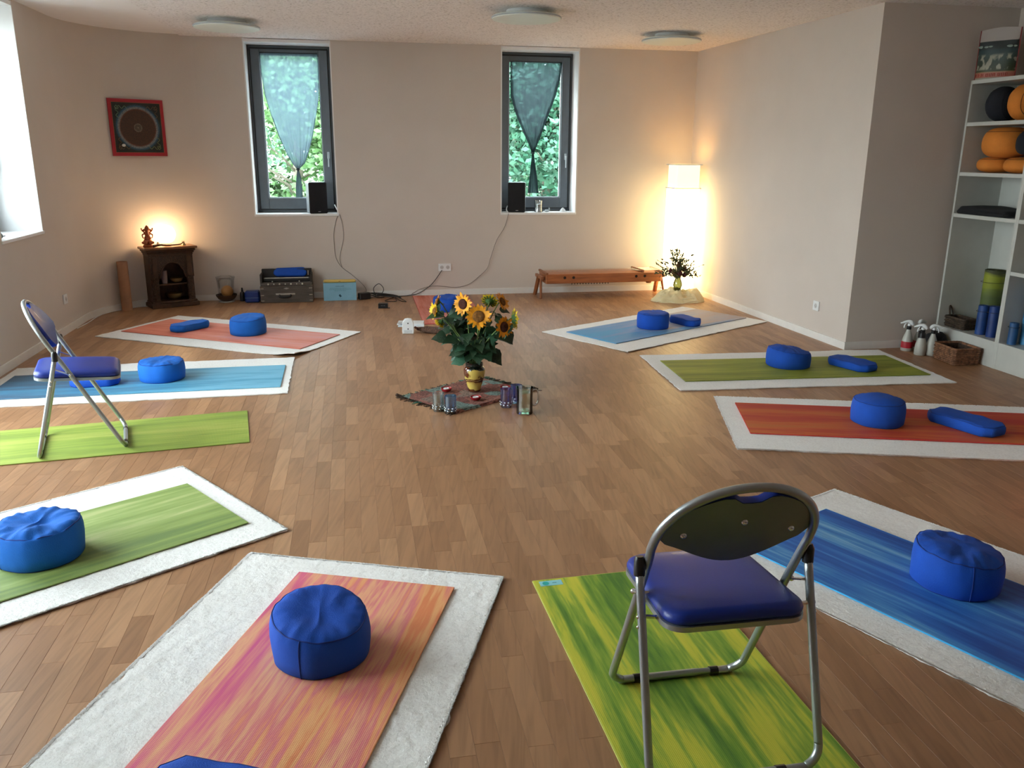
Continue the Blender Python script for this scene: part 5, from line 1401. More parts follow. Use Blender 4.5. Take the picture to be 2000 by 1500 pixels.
t = thing('driftwood_holder', 'long dark driftwood piece curling up at its end on the altar', 'driftwood', onc(0.055, 0.030, TZ), ang(CABR + 1))
obj('branch', MB().tube(P, [0.018 - 0.010 * min(1, i / 24) for i in range(len(P))], 9, flat=0.75), pm('dark_driftwood', (0.05, 0.018, 0.008), 0.5, var=0.4, bmp=0.6), t, sharp=180)
mb = MB(); mb.tube(smooth([(0.04, -0.01, 0.025), (0.05, 0, 0.045), (0.065, 0.01, 0.03)], 4), 0.005, 6); obj('twig', mb, pm('driftwood_twig', (0.05, 0.018, 0.008), 0.5), t, sharp=180)
t = thing('little_bell', 'tiny dark bell with pointed handles on the altar, right of the lamp', 'bell', onc(0.365, 0.07, TZ), 0)
mb = MB(); mb.lathe([(0.020, 0), (0.021, 0.004), (0.016, 0.014), (0.013, 0.026), (0.005, 0.034)], 14, cap=True); obj('bell', mb, M_BRASS, t)
mb = MB(); [mb.tube([(s * .009, 0, 0.026), (s * .012, 0, 0.046)], [0.004, 0.0015], 6) for s in (-1, 0.2, 1)]; obj('bell_handle', mb, M_BRASS, t)
# cardboard tube beside the altar
t = thing('cardboard_tube', 'brown cardboard tube standing in the corner left of the altar', 'tube', (-3.835, 8.185, 0.0), 0)
mb = MB(); mb.lathe([(0.050, 0), (0.050, 0.485), (0.046, 0.485), (0.046, 0.30)], 28, cap=False); mb.lathe([(0.0005, 0.0), (0.05, 0)], 28, cap=False); obj('tube_body', mb, pm('brown_cardboard', (0.38, 0.20, 0.115), 0.8, var=0.12, scale=10), t, sharp=60)
mb = MB(); mb.tube([(0.051 * cos(i * .5), 0.051 * sin(i * .5), 0.02 + i * 0.0093) for i in range(50)], 0.0009, 4); obj('wound_seam', mb, pm('tube_seam', (0.25, 0.13, 0.07), 0.8), t, sharp=180)

# mandala painting: red border, dark ground, rings
def mandala_mat():
    m, nt, bs = new_mat('mandala_print')
    t_ = N(nt, 'ShaderNodeTexCoord'); ln = N(nt, 'ShaderNodeVectorMath'); ln.operation = 'LENGTH'
    mp = N(nt, 'ShaderNodeMapping'); mp.inputs['Scale'].default_value = (1, 0, 1); nt.links.new(t_.outputs['Object'], mp.inputs[0]); nt.links.new(mp.outputs[0], ln.inputs[0])
    s = N(nt, 'ShaderNodeMath'); s.operation = 'MULTIPLY'; s.inputs[1].default_value = 4.0; nt.links.new(ln.outputs['Value'], s.inputs[0])
    BR, GD = (0.055, 0.022, 0.010), (0.16, 0.10, 0.06)
    c = ramp(nt, s.outputs[0], [(0.0, (0.25, 0.22, 0.18)), (0.04, (0.09, 0.07, 0.05)), (0.13, (0.09, 0.07, 0.055)), (0.135, (0.22, 0.18, 0.14)), (0.155, (0.16, 0.12, 0.09)), (0.165, BR), (0.66, BR), (0.665, (0.18, 0.04, 0.02)), (0.69, BR), (0.70, (0.20, 0.17, 0.16)), (0.76, (0.18, 0.20, 0.23)), (0.80, (0.03, 0.10, 0.17)), (0.86, (0.010, 0.03, 0.04)), (0.90, (0.008, 0.014, 0.012))])
    n = N(nt, 'ShaderNodeTexVoronoi'); n.inputs['Scale'].default_value = 95; nt.links.new(t_.outputs['Object'], n.inputs['Vector'])
    g = ramp(nt, n.outputs['Distance'], [(0.2, (1.5, 1.35, 1.1)), (0.5, (0.8, 0.8, 0.8)), (0.7, (0.5, 0.5, 0.5))])
    mx = N(nt, 'ShaderNodeMix'); mx.data_type = 'RGBA'; mx.blend_type = 'MULTIPLY'; mx.inputs['Factor'].default_value = 0.6; nt.links.new(c, mx.inputs[6]); nt.links.new(g, mx.inputs[7])
    nt.links.new(mx.outputs[2], bs.inputs['Base Color']); bs.inputs['Roughness'].default_value = 0.6
    return m
PA_ = radians(124.5)
pc = R(-1.49 + 0.950 * cos(PA_), 8.24 + 0.950 * sin(PA_), 1.748)
t = thing('mandala_picture', 'square mandala picture with red border on the rounded wall', 'picture', pc, TH + PA_ - pi / 2)
mb = MB(); mb.box(0, 0, 0, 0.53, 0.012, 0.53, 0.001); obj('red_border', mb, pm('crimson_border', (0.36, 0.010, 0.022), 0.6, var=0.06), t)
mb = MB(); mb.box(0, -0.0072, 0, 0.462, 0.002, 0.462); obj('mandala', mb, mandala_mat(), t, sharp=None)
mb = MB()
for (x0, z0) in ((0, 0),):
    for sx_, sz_ in ((-0.223, -0.223), (-0.223, 0.223), (0.223, -0.223), (0.223, 0.223)): pass
    e = 0.232
    for sgn in (-1, 1): mb.box(0, -0.0075, sgn * e, 2 * e, 0.002, 0.003); mb.box(sgn * e, -0.0075, 0, 0.003, 0.002, 2 * e)
obj('inner_line', mb, pm('ochre_line', (0.30, 0.10, 0.05), 0.6), t, sharp=None)
for i, (sx_, sz_) in enumerate(((-1, 1), (1, 1), (-1, -1), (1, -1))):
    mb = MB()
    for arm in (0, 1):
        P = []
        for k in range(16):
            u = k / 15; w_ = 0.012 * sin(u * 14); al = 0.205 - 0.12 * u; ac = 0.205 - 0.014 - w_ - 0.006 * u
            P.append((sx_ * (al if arm else ac), -0.0088, sz_ * (ac if arm else al)))
        mb.tube(smooth(P, 2), 0.0028, 4)
    P = [(sx_ * (0.185 - 0.016 * cos(q) * 1), -0.0088, sz_ * (0.185 - 0.016 * sin(q))) for q in [k * .5 for k in range(10)]]
    mb.tube(P, 0.003, 4)
    obj('corner_scroll', mb, [pm('green_scroll', (0.13, 0.20, 0.12), 0.6), pm('brown_scroll', (0.12, 0.07, 0.035), 0.6), pm('brown_scroll', (0.12, 0.07, 0.035), 0.6), pm('olive_scroll', (0.15, 0.17, 0.07), 0.6)][i], t, sharp=None)
mb = MB(); mb.ball((-0.155, -0.009, -0.165), 0.018, 10, 6, sc=(1.0, 0.12, 0.75)); obj('white_shell', mb, pm('white_paint', (0.6, 0.62, 0.6), 0.6), t, sharp=None)

# ------------------------------------------------------------------ hurricane glass, bottle, blue box, harmonium, blue folder box
t = thing('hurricane_glass', 'clear glass cylinder with an orange ball in a dark wooden bowl on the floor', 'candle holder', (-3.02, 8.72, 0))
mb = MB(); mb.lathe([(0.075, 0), (0.080, 0.006), (0.07, 0.012)], 28); obj('glass_foot', mb, pm('pale_glass_foot', (0.55, 0.53, 0.48), 0.2), t)
mb = MB(); mb.lathe([(0.05, 0.012), (0.085, 0.035), (0.105, 0.065), (0.108, 0.078), (0.100, 0.078), (0.08, 0.05), (0.0005, 0.035)], 28, cap=False); obj('wooden_bowl', mb, pm('dark_bowl_wood', (0.05, 0.025, 0.012), 0.5), t, sharp=60)
mb = MB(); mb.ball((0.01, 0, 0.112), 0.062, 20, 14); obj('orange_ball', mb, pm('amber_wax', (0.42, 0.20, 0.05), 0.5), t, sharp=180)
mb = MB(); mb.lathe([(0.080, 0.075), (0.082, 0.15), (0.088, 0.22), (0.098, 0.265), (0.096, 0.265), (0.086, 0.22), (0.080, 0.15)], 36, cap=False); obj('glass_cylinder', mb, glass('hurricane_clear', (0.985, 0.985, 0.98), 0.12), t, sharp=180)
t = thing('small_bottle', 'small black bottle with a white label beside the blue box', 'bottle', (-2.868, 8.77, 0))
mb = MB(); mb.lathe([(0.026, 0), (0.027, 0.004), (0.027, 0.080), (0.020, 0.096), (0.010, 0.102)], 18); obj('bottle_body', mb, M_BLACK, t)
mb = MB(); mb.lathe([(0.011, 0.100), (0.012, 0.118), (0.009, 0.120), (0.009, 0.138), (0.005, 0.143)], 12); obj('dropper_cap', mb, M_BLACK, t)
mb = MB(); vs = []; fs = []
for k in range(7):
    q = pi * 0.93 + 0.22 * (k - 3); vs += [(0.0276 * cos(q), 0.0276 * sin(q), 0.006), (0.0276 * cos(q), 0.0276 * sin(q), 0.078)]
for k in range(6): fs.append((2 * k, 2 * k + 2, 2 * k + 3, 2 * k + 1))
obj('label', MB().add(vs, fs), M_WHITEPL, t, sharp=180)
t = thing('blue_box', 'small shiny blue box with a pale seam left of the harmonium', 'box', (-2.745, 8.72, 0), TH)
mb = MB(); mb.box(0, 0, 0.060, 0.150, 0.12, 0.120, 0.014); obj('box_body', mb, pm('shiny_blue', (0.008, 0.035, 0.20), 0.3, var=0.15), t)
mb = MB(); mb.box(-0.003, -0.0605, 0.052, 0.140, 0.002, 0.0025); obj('seam', mb, pm('pale_blue_trim', (0.25, 0.40, 0.65), 0.4), t)

M_HARM = pm('dark_grey_brown_wood', (0.085, 0.070, 0.058), 0.5, var=0.35, scale=10, stretch=(0.7, 6, 6))
M_HARM2 = pm('black_stained_wood', (0.016, 0.014, 0.012), 0.5, var=0.3)
M_IVORY = pm('ivory_keys', (0.62, 0.60, 0.55), 0.4)
t = thing('harmonium', 'dark wooden harmonium with pale stop knobs under the left back window', 'instrument', R(-0.990, 8.985, 0), TH)
Wh = 0.535
mb = MB(); mb.box(Wh / 2, 0.11, 0.088, Wh, 0.22, 0.176, 0.004); case = obj('case', mb, M_HARM, t)
mb = MB(); mb.box(Wh / 2, 0.055, 0.192, Wh - 0.015, 0.085, 0.030, 0.003, T=None); obj('stop_panel', mb, M_HARM, t)
mb = MB(); mb.box(Wh / 2, 0.20, 0.245, Wh - 0.02, 0.05, 0.175, 0.004); obj('rear_lid', mb, M_HARM2, t)
for s in (0.012, Wh - 0.012):
    mb = MB(); mb.box(s, 0.12, 0.235, 0.022, 0.15, 0.12, 0.004); obj('cheek', mb, M_HARM2, t)
mb = MB(); mb.box(Wh / 2, 0.13, 0.228, Wh - 0.05, 0.07, 0.03); obj('key_bed', mb, M_HARM2, t)
mb = MB(); 
for k in range(29): mb.box(0.045 + k * 0.0158, 0.108, 0.246, 0.0145, 0.03, 0.008, 0.001)
obj('keys', mb, M_IVORY, t, label='row of ivory coloured keys')
for k in range(7):
    x_ = 0.085 + k * 0.058; mb = MB(); mb.tube([(x_, 0.03, 0.200), (x_, 0.010, 0.197)], 0.004, 8); mb.ball((x_, 0.004, 0.195), 0.0095 if k % 2 == 0 else 0.007, 12, 8); obj('stop_knob', mb, M_IVORY, t)
for x_ in (0.125, 0.40):
    mb = MB(); mb.ball((x_, 0.012 + 0.04, 0.216), 0.007, 10, 8); obj('small_knob', mb, M_IVORY, t)
mb = MB(); mb.box(Wh / 2 - 0.012, -0.004, 0.090, 0.20, 0.010, 0.018, 0.003); h = obj('handle_bar', mb, pm('pale_handle', (0.42, 0.40, 0.36), 0.4), t)
mb = MB(); mb.tube(smooth([(0.195, -0.003, 0.085), (0.20, -0.012, 0.066), (0.25, -0.014, 0.058), (0.30, -0.012, 0.066), (0.31, -0.003, 0.085)], 5), 0.010, 8); obj('handle_grip', mb, M_BLACK, t, sharp=180)
for zz in (0.022, 0.080, 0.150):
    for x_ in (0.020, Wh - 0.020):
        mb = MB(); mb.box(x_, -0.001, zz, 0.034, 0.003, 0.008, 0.001); obj('corner_bracket', mb, M_BRASS if False else pm('pale_brass', (0.45, 0.40, 0.33), 0.35, metal=0.6), t)
mb = MB(); mb.add([(Wh / 2 - 0.03, -0.0015, 0.150), (Wh / 2, -0.0015, 0.140), (Wh / 2 + 0.03, -0.0015, 0.150), (Wh / 2, -0.0015, 0.160)], [(0, 1, 2, 3)]); obj('maker_badge', mb, pm('silver_badge', (0.4, 0.4, 0.38), 0.3, metal=0.7), t, sharp=None)
mb = MB(); mb.box(0.09, 0.19, 0.322, 0.035, 0.02, 0.016, 0.002); mb.box(Wh - 0.045, 0.165, 0.29, 0.012, 0.012, 0.05, 0.002); obj('latch', mb, pm('steel_latch', (0.5, 0.5, 0.48), 0.3, metal=0.8), t)
p = R(-0.990 + 0.305, 8.985 + 0.150, 0.262)
tb = thing('flat_cushion', 'small rounded blue cushion lying on the harmonium', 'cushion', p, TH + ang(1), 'small flat blue support cushions')
mb = MB(); T = Matrix.Rotation(radians(50), 4, 'X')
vs = []; fs = []; n = 26; prof = [(0.0, 0.0), (0.8, 0.0), (0.97, 0.2), (1.0, 0.5), (0.97, 0.8), (0.8, 0.98), (0.4, 1.02), (0.0, 1.02)]
ringp = round_poly(-0.172, 0.172, 0.095, 0.105, 0.045, 6)
for s_, h_ in prof:
    for px, py in ringp: vs.append(T @ Vector((px * s_, py * s_ + 0.045, h_ * 0.048 - 0.024 + 0.004 * noise.noise((px * 14, py * 14, h_)))))
n = len(ringp)
for k in range(len(prof) - 1):
    for i in range(n): j = (i + 1) % n; fs.append((k * n + i, k * n + j, (k + 1) * n + j, (k + 1) * n + i))
obj('cover', MB().add([tuple(v) for v in vs], fs), M_COTTON, tb, sharp=180)
mb = MB(); mb.tube([vs[3 * n + i] * 1.002 for i in range(n)], 0.0016, 5, closed=True); obj('piping', mb, M_SEAM, tb, sharp=180)

t = thing('folder_box', 'light blue box with yellow top strip and small print, by the harmonium', 'box', R(-0.345, 9.03, 0), TH)
M_SKY = pm('light_blue_card', (0.23, 0.47, 0.62), 0.6, var=0.04)
mb = MB(); mb.box(0.172, 0.045, 0.095, 0.345, 0.09, 0.190, 0.002); bx_ = obj('box_body', mb, M_SKY, t)
mb = MB(); mb.box(0.172, 0.030, 0.206, 0.340, 0.045, 0.030, 0.010); obj('yellow_strip', mb, pm('yellow_card', (0.62, 0.44, 0.12), 0.6, var=0.05), t, label='yellow strip along the top')
mb = MB(); mb.box(0.172, 0.006, 0.2055, 0.022, 0.004, 0.004); obj('strip_mark', mb, pm('brown_ink', (0.12, 0.06, 0.02), 0.6), t, sharp=None)
M_INK = pm('navy_ink', (0.015, 0.07, 0.12), 0.6); M_INK2 = pm('faded_navy_ink', (0.06, 0.20, 0.30), 0.6)
mb = MB()
def words(m, x0, x1, z, h, seed):
    random.seed(seed); x = x0
    while x < x1:
        w_ = random.uniform(0.008, 0.022); w_ = min(w_, x1 - x)
        k = x
        while k < x + w_ - 0.001:
            hh = h * random.choice([0.6, 0.6, 0.7, 1.0]); m.box(k + 0.0009, -0.0006, z + hh / 2 - h / 2, 0.0016, 0.0012, hh); k += 0.0026
        x += w_ + 0.004
words(mb, 0.130, 0.215, 0.155, 0.0095, 3); obj('print_title', mb, M_INK, bx_, sharp=None, label='short bold dark heading')
mb = MB(); words(mb, 0.068, 0.285, 0.133, 0.006, 4); words(mb, 0.060, 0.292, 0.120, 0.006, 5); words(mb, 0.115, 0.235, 0.107, 0.006, 6); words(mb, 0.145, 0.20, 0.022, 0.004, 7)
obj('print_lines', mb, M_INK2, bx_, sharp=None, label='three lines of small print and a footer')
mb = MB(); mb.box(0, 0, 0, 0.020, 0.0012, 0.028, 0.0005, T=Matrix.Translation((0.172, -0.0006, 0.052)) @ Matrix.Rotation(radians(-35), 4, 'Y')); obj('print_emblem', mb, M_INK, bx_, sharp=None, label='dark tilted lozenge emblem')
random.seed(21)

# ------------------------------------------------------------------ speakers and sill things
def speaker(a, rz, label):
    t = thing('speaker', label, 'speaker', R(a, BACK + 0.105, SILL + 0.0005), rz, 'black bookshelf speakers on the sills')
    mb = MB(); mb.box(0, 0.02, 0.162, 0.186, 0.16, 0.322, 0.010); obj('cabinet', mb, M_LIGHTGREY, t)
    mb = MB(); mb.box(0, -0.068, 0.162, 0.192, 0.022, 0.324, 0.010); g = obj('front_grille', mb, M_SOFTBLACK, t)
    mb = MB(); mb.box(0.006, -0.0798, 0.020, 0.028, 0.002, 0.0055, 0.0008); obj('badge', mb, pm('silver_print', (0.6, 0.6, 0.62), 0.3, metal=0.5), g, label='tiny silver badge')
speaker(-0.375, TH + radians(14), 'black speaker on the sill of the window above the harmonium')
speaker(1.805, TH - radians(14), 'black speaker on the sill of the window nearer the corner lamp')
t = thing('glass_jar', 'small clear glass jar with white candle on the right window sill', 'jar', R(2.05, BACK + 0.09, SILL + 0.0005))
mb = MB(); mb.lathe([(0.040, 0), (0.048, 0.004), (0.044, 0.05), (0.050, 0.125), (0.047, 0.125), (0.041, 0.05), (0.0005, 0.008)], 24, cap=False); obj('jar_wall', mb, glass('jar_glass', (0.92, 0.97, 0.98), 0.6), t, sharp=60)
mb = MB(); mb.lathe([(0.036, 0.012), (0.036, 0.085), (0.030, 0.088)], 18); obj('candle', mb, M_WHITEPL, t)
t = thing('stone', 'small pointed white stone on the right window sill', 'stone', R(2.33, BACK + 0.09, SILL + 0.0005))
mb = MB(); mb.lathe([(0.038, 0), (0.036, 0.010), (0.022, 0.030), (0.006, 0.045)], 7, sy=0.6); obj('stone_body', mb, M_WHITEPL, t, sharp=20)
t = thing('figurine', 'small grey blue animal figurine next to the glass jar', 'figurine', R(2.145, BACK + 0.08, SILL + 0.0005), TH)
mb = MB(); mb.ball((0, 0, 0.012), 0.016, 10, 8, sc=(2.0, 1, .75)); mb.ball((0.026, 0, 0.030), 0.010, 10, 8); mb.tube([(0.024, 0, 0.036), (0.020, 0, 0.050)], [0.004, 0.001], 6); mb.tube([(0.030, 0, 0.036), (0.032, 0, 0.050)], [0.004, 0.001], 6); mb.tube([(-0.03, 0, 0.01), (-0.045, 0.0, 0.018)], [0.006, 0.002], 6)
obj('figure', mb, M_LIGHTGREY, t, sharp=180)
for a_, b_, r_, m_, lb in [(LEFT - 0.07, 6.665, 0.040, pm('pale_stone', (0.55, 0.58, 0.66), 0.7), 'pale round stone on the left window sill'), (LEFT - 0.06, 6.725, 0.030, pm('grey_green_stone', (0.16, 0.20, 0.22), 0.7), 'small grey green stone on the left window sill'), (LEFT - 0.13, 6.66, 0.050, pm('dark_stone', (0.05, 0.055, 0.07), 0.7), 'dark stone at the back of the left window sill')]:
    mb = MB(); mb.ball((0, 0, r_ * 0.8), r_, 12, 8, sc=(0.9, 1.1, 0.8)); o = obj('stone', mb, m_, label=lb, cat='stone', group='stones on the left sill', loc=R(a_, b_, SILL + 0.0005), sharp=180)
    for v_ in o.data.vertices: v_.co *= 1 + 0.18 * noise.noise(v_.co * 30 + Vector((a_ * 9, b_ * 9, 0)))
    for v_ in o.data.vertices: v_.co.z = max(v_.co.z, 0.0)
t = thing('incense_stick', 'thin dark incense stick lying on the left window sill', 'stick', R(LEFT - 0.10, 6.86, SILL + 0.0006), TH + pi / 2)
mb = MB(); mb.tube([(-0.11, 0, 0.005), (0.12, 0.01, 0.004)], 0.0035, 6); obj('stick_body', mb, pm('dark_incense', (0.05, 0.05, 0.06), 0.8), t)

# ------------------------------------------------------------------ sockets and cables
def socket(loc, rz, w_, label):
    t = thing('wall_socket', label, 'socket', loc, rz, 'white wall sockets')
    mb = MB(); mb.box(0, -0.006, 0, w_, 0.012, 0.082, 0.003); pl = obj('cover_plate', mb, M_WHITEPL, t)
    for s in ([0] if w_ < 0.1 else [-0.033, 0.033]):
        mb = MB(); mb.tube([(s, -0.0122, 0), (s, -0.0112, 0)], 0.021, 20); inn = obj('socket_well', mb, pm('socket_grey', (0.55, 0.55, 0.55), 0.4), t)
        mb = MB()
        for dx, dz in ((-0.009, 0), (0.009, 0), (0.0, -0.008)): mb.tube([(s + dx, -0.0132, dz), (s + dx, -0.0124, dz)], 0.0025, 8)
        obj('pin_hole', mb, M_BLACK, inn)
socket(R(0.975, BACK, 0.309), TH, 0.14, 'double white wall socket with plugged cable on the back wall')
dv = Vector((RC2[0] - RC1[0], RC2[1] - RC1[1])).normalized(); p2 = R(*RC1) + (R(*RC2) - R(*RC1)) * 0.857
wa = math.atan2((R(*RC2) - R(*RC1)).y, (R(*RC2) - R(*RC1)).x)
socket((p2.x, p2.y, 0.282), wa, 0.086, 'single white wall socket on the right wall')
socket(R(LEFT, 7.745, 0.289), TH + pi / 2, 0.086, 'single white wall socket low on the left wall')
CB = pm('black_cable', (0.02, 0.018, 0.018), 0.5); CG = pm('grey_cable', (0.20, 0.19, 0.18), 0.5); CW = pm('white_cable', (0.75, 0.76, 0.78), 0.5)
def wcable(pts, r, mat, label, tail=None, off=0.006, name='cable'):
    P = [R(a_, BACK - off if z_ < SILL else BACK + 0.05, z_ + 0.0) for a_, z_ in pts]
    if tail: P += [Vector(q) for q in tail]
    obj(name, MB().tube(smooth(P, 6), r, 6), mat, label=label, cat='cable', group='cables at the back wall', sharp=180)
wcable([(-0.155, 0.893), (-0.179, 0.837), (-0.212, 0.702), (-0.213, 0.566), (-0.203, 0.44), (-0.154, 0.34), (-0.054, 0.255), (0.047, 0.163)], 0.0026, CG, 'thin speaker cable hanging from the left back sill, inner one', tail=[(-1.60, 9.04, 0.09), (-1.60, 9.00, 0.012), (-1.50, 9.02, 0.006)])
wcable([(-0.142, 0.893), (-0.117, 0.782), (-0.112, 0.647), (-0.152, 0.483), (-0.162, 0.401), (-0.144, 0.333)], 0.0024, CG, 'pale thin cable hanging from the left back sill, outer one')
wcable([(1.688, 0.889), (1.642, 0.74), (1.556, 0.6), (1.487, 0.403), (1.452, 0.295), (1.353, 0.199), (1.237, 0.115), (1.093, 0.084), (0.966, 0.098), (0.835, 0.105), (0.70, 0.075), (0.60, 0.020)], 0.0026, pm('brown_grey_cable', (0.16, 0.13, 0.11), 0.5), 'long cable sagging from the right back sill to the floor', off=0.018)
wcable([(0.941, 0.281), (0.865, 0.174), (0.795, 0.102), (0.68, 0.030), (0.578, 0.009)], 0.0038, CB, 'black plug cable from the double socket to the floor', off=0.024, tail=[(-1.20, 9.13, 0.006), (-1.35, 9.10, 0.006)])
P = [R(-0.192, BACK + 0.13, 0.985), R(-0.165, BACK + 0.05, 0.935), R(-0.150, BACK + 0.004, 0.905), R(-0.152, BACK - 0.006, 0.88)]
obj('cable', MB().tube(smooth(P, 5), 0.006, 6), CW, label='white cable end on the left back sill', cat='cable', group='cables at the back wall', sharp=180)
P = [R(1.70, BACK + 0.12, 0.965), R(1.675, BACK + 0.04, 0.93), R(1.685, BACK + 0.002, 0.905), R(1.688, BACK - 0.01, 0.88)]
obj('cable', MB().tube(smooth(P, 5), 0.006, 6), CW, label='white cable end left of the right speaker', cat='cable', group='cables at the back wall', sharp=180)
mb = MB(); P = []
random.seed(5)
for k in range(44):
    q = k * 0.85; P.append((-1.38 + 0.13 * cos(q) + 0.10 * (k / 44 - .5), 9.04 + 0.045 * sin(q * 1.13), 0.008 + 0.045 * abs(sin(k * 0.43)) * (1 if k < 26 else .4)))
mb.tube(smooth(P, 4), 0.0045, 6)
P = [(-1.50, 9.06, 0.01), (-1.52, 9.05, 0.10), (-1.46, 9.06, 0.15), (-1.41, 9.05, 0.09), (-1.46, 9.03, 0.02), (-1.52, 9.02, 0.04)]
mb.tube(smooth(P, 6), 0.004, 6)
obj('cable_tangle', mb, CB, label='tangled black cables on the floor by the blue box', cat='cable', sharp=180)
mb = MB(); P = [(-1.30, 9.03, 0.008), (-1.36, 8.84, 0.006), (-1.34, 8.79, 0.005), (-1.24, 8.80, 0.005), (-1.28, 9.0, 0.008), (-1.20, 8.82, 0.005), (-1.15, 8.78, 0.005), (-1.14, 8.80, 0.005), (-1.25, 9.04, 0.008)]
mb.tube(smooth(P, 5), 0.0042, 6); obj('loose_cable', mb, CB, label='loose black cable loops beside the tangle', cat='cable', sharp=180)
t = thing('power_brick', 'black power supply brick behind the light blue box', 'adapter', (-1.605, 8.945, 0.0), ang(35))
mb = MB(); mb.box(0, 0, 0.035, 0.13, 0.065, 0.07, 0.008); obj('brick', mb, M_BLACK, t)
mb = MB(); mb.tube(smooth([(0.06, 0, 0.04), (0.10, 0, 0.03), (0.15, -0.02, 0.006), (0.22, -0.03, 0.006)], 5), 0.005, 6); obj('lead', mb, CB, t, sharp=180)
t = thing('adapter_box', 'small black adapter box on the floor near the back wall', 'adapter', (-1.325, 8.44, 0), ang(4))
mb = MB(); mb.box(0, 0, 0.024, 0.095, 0.075, 0.046, 0.004); obj('box_body', mb, M_BLACK, t)
mb = MB(); mb.box(0.012, -0.040, 0.004, 0.12, 0.03, 0.006, 0.001); obj('flap', mb, M_BLACK, t)
mb = MB(); [mb.box(x_, -0.0382, 0.026, 0.006, 0.001, 0.004) for x_ in (-0.015, 0.0, 0.015)]; obj('markings', mb, pm('grey_print', (0.3, 0.32, 0.34), 0.5), t, sharp=None)
P = [(-3.872, 7.267, .006), (-3.905, 7.545, .006), (-3.955, 7.80, .006), (-3.965, 8.00, .006), (-3.93, 8.10, .006), (-3.90, 8.17, .006), (-3.80, 8.345, .006), (-3.70, 8.39, .006)]
obj('cable', MB().tube(smooth(P, 6), 0.0045, 6), CW, label='white cable running along the left baseboard to the altar', cat='cable', group='cables at the back wall', sharp=180)

# ------------------------------------------------------------------ white shelving with its contents
M_SHELF = pm('white_shelf_lacquer', (0.50, 0.51, 0.48), 0.45, var=0.03)
BAY = 0.68; TB = 0.020
def bay(i, levels, label):
    b1 = 5.975 - i * BAY; t = thing('shelf_unit', label, 'shelf', R(SH_A, b1, 0), TH - pi / 2, 'white open shelf units along the right wall')
    # local x runs towards the camera along the front, y into the shelf
    Ht = levels[-1]
    for x_ in (TB / 2, BAY - TB / 2):
        mb = MB(); mb.box(x_, SH_D / 2, Ht / 2, TB, SH_D - 0.004, Ht, 0.001); obj('side_panel', mb, M_SHELF, t)
    mb = MB(); mb.box(BAY / 2, SH_D - 0.006, Ht / 2 + 0.08, BAY - 2 * TB, 0.006, Ht - 0.16); obj('back_panel', mb, M_SHELF, t, sharp=None)
    mb = MB(); mb.box(BAY / 2, 0.012, 0.10, BAY - 2 * TB, 0.018, 0.198, 0.001); obj('plinth', mb, M_SHELF, t)
    for z in levels:
        full = z == Ht
        mb = MB(); mb.box(BAY / 2, SH_D / 2 - (0 if full else 0.002), z - 0.014, BAY - (0 if full else 2 * TB), SH_D - (0.004 if full else 0.012), 0.028, 0.001); obj('shelf_board', mb, M_SHELF, t)
    return t
LV = [0.20, 1.10, 1.415, 1.785, 2.09]
bay(0, LV, 'white shelf unit nearest the wall corner, with orange cushions')
bay(1, [0.20, 0.73, 1.10, 1.415, 1.785, 2.09], 'second white shelf unit from the wall corner, cut off by the frame')
bay(2, [0.20, 0.73, 1.10, 1.415, 1.785, 2.09], 'third white shelf unit outside the frame, added for consistent lighting')  # unseen bay, added to keep the light on this side consistent
def onS(x_, d_, z): return R(SH_A + d_, 5.975 - x_, z)
RS = TH - pi / 2
# bag on top
t = thing('printed_bag', 'printed bag with white top, dark picture and red lettering on the shelf top', 'bag', onS(0.128, 0.095, 2.0905), radians(-50))
mb = MB(); vs = []; fs = []; nx, nz = 16, 18
def bagp(u, w_, side):
    x_ = (u - .5) * 0.28; z_ = w_ * 0.35; th_ = 0.045 * (1 - w_ ** 2 * .85) * (1 - (2 * u - 1) ** 4) + 0.003
    return (x_, side * th_ + 0.006 * noise.noise((x_ * 12, z_ * 12, side)), z_ + (0.012 * sin(u * 3.0) if w_ > .9 else 0))
for side in (-1, 1):
    for j in range(nz + 1):
        for i in range(nx + 1): vs.append(bagp(i / nx, j / nz, side))
m_ = (nx + 1) * (nz + 1)
for j in range(nz):
    for i in range(nx):
        o = j * (nx + 1) + i; fs.append((o, o + 1, o + nx + 2, o + nx + 1)); fs.append((m_ + o, m_ + o + nx + 1, m_ + o + nx + 2, m_ + o + 1))
for j in range(nz):
    for i0 in (0, nx):
        o = j * (nx + 1) + i0; fs.append((o, m_ + o, m_ + o + nx + 1, o + nx + 1))
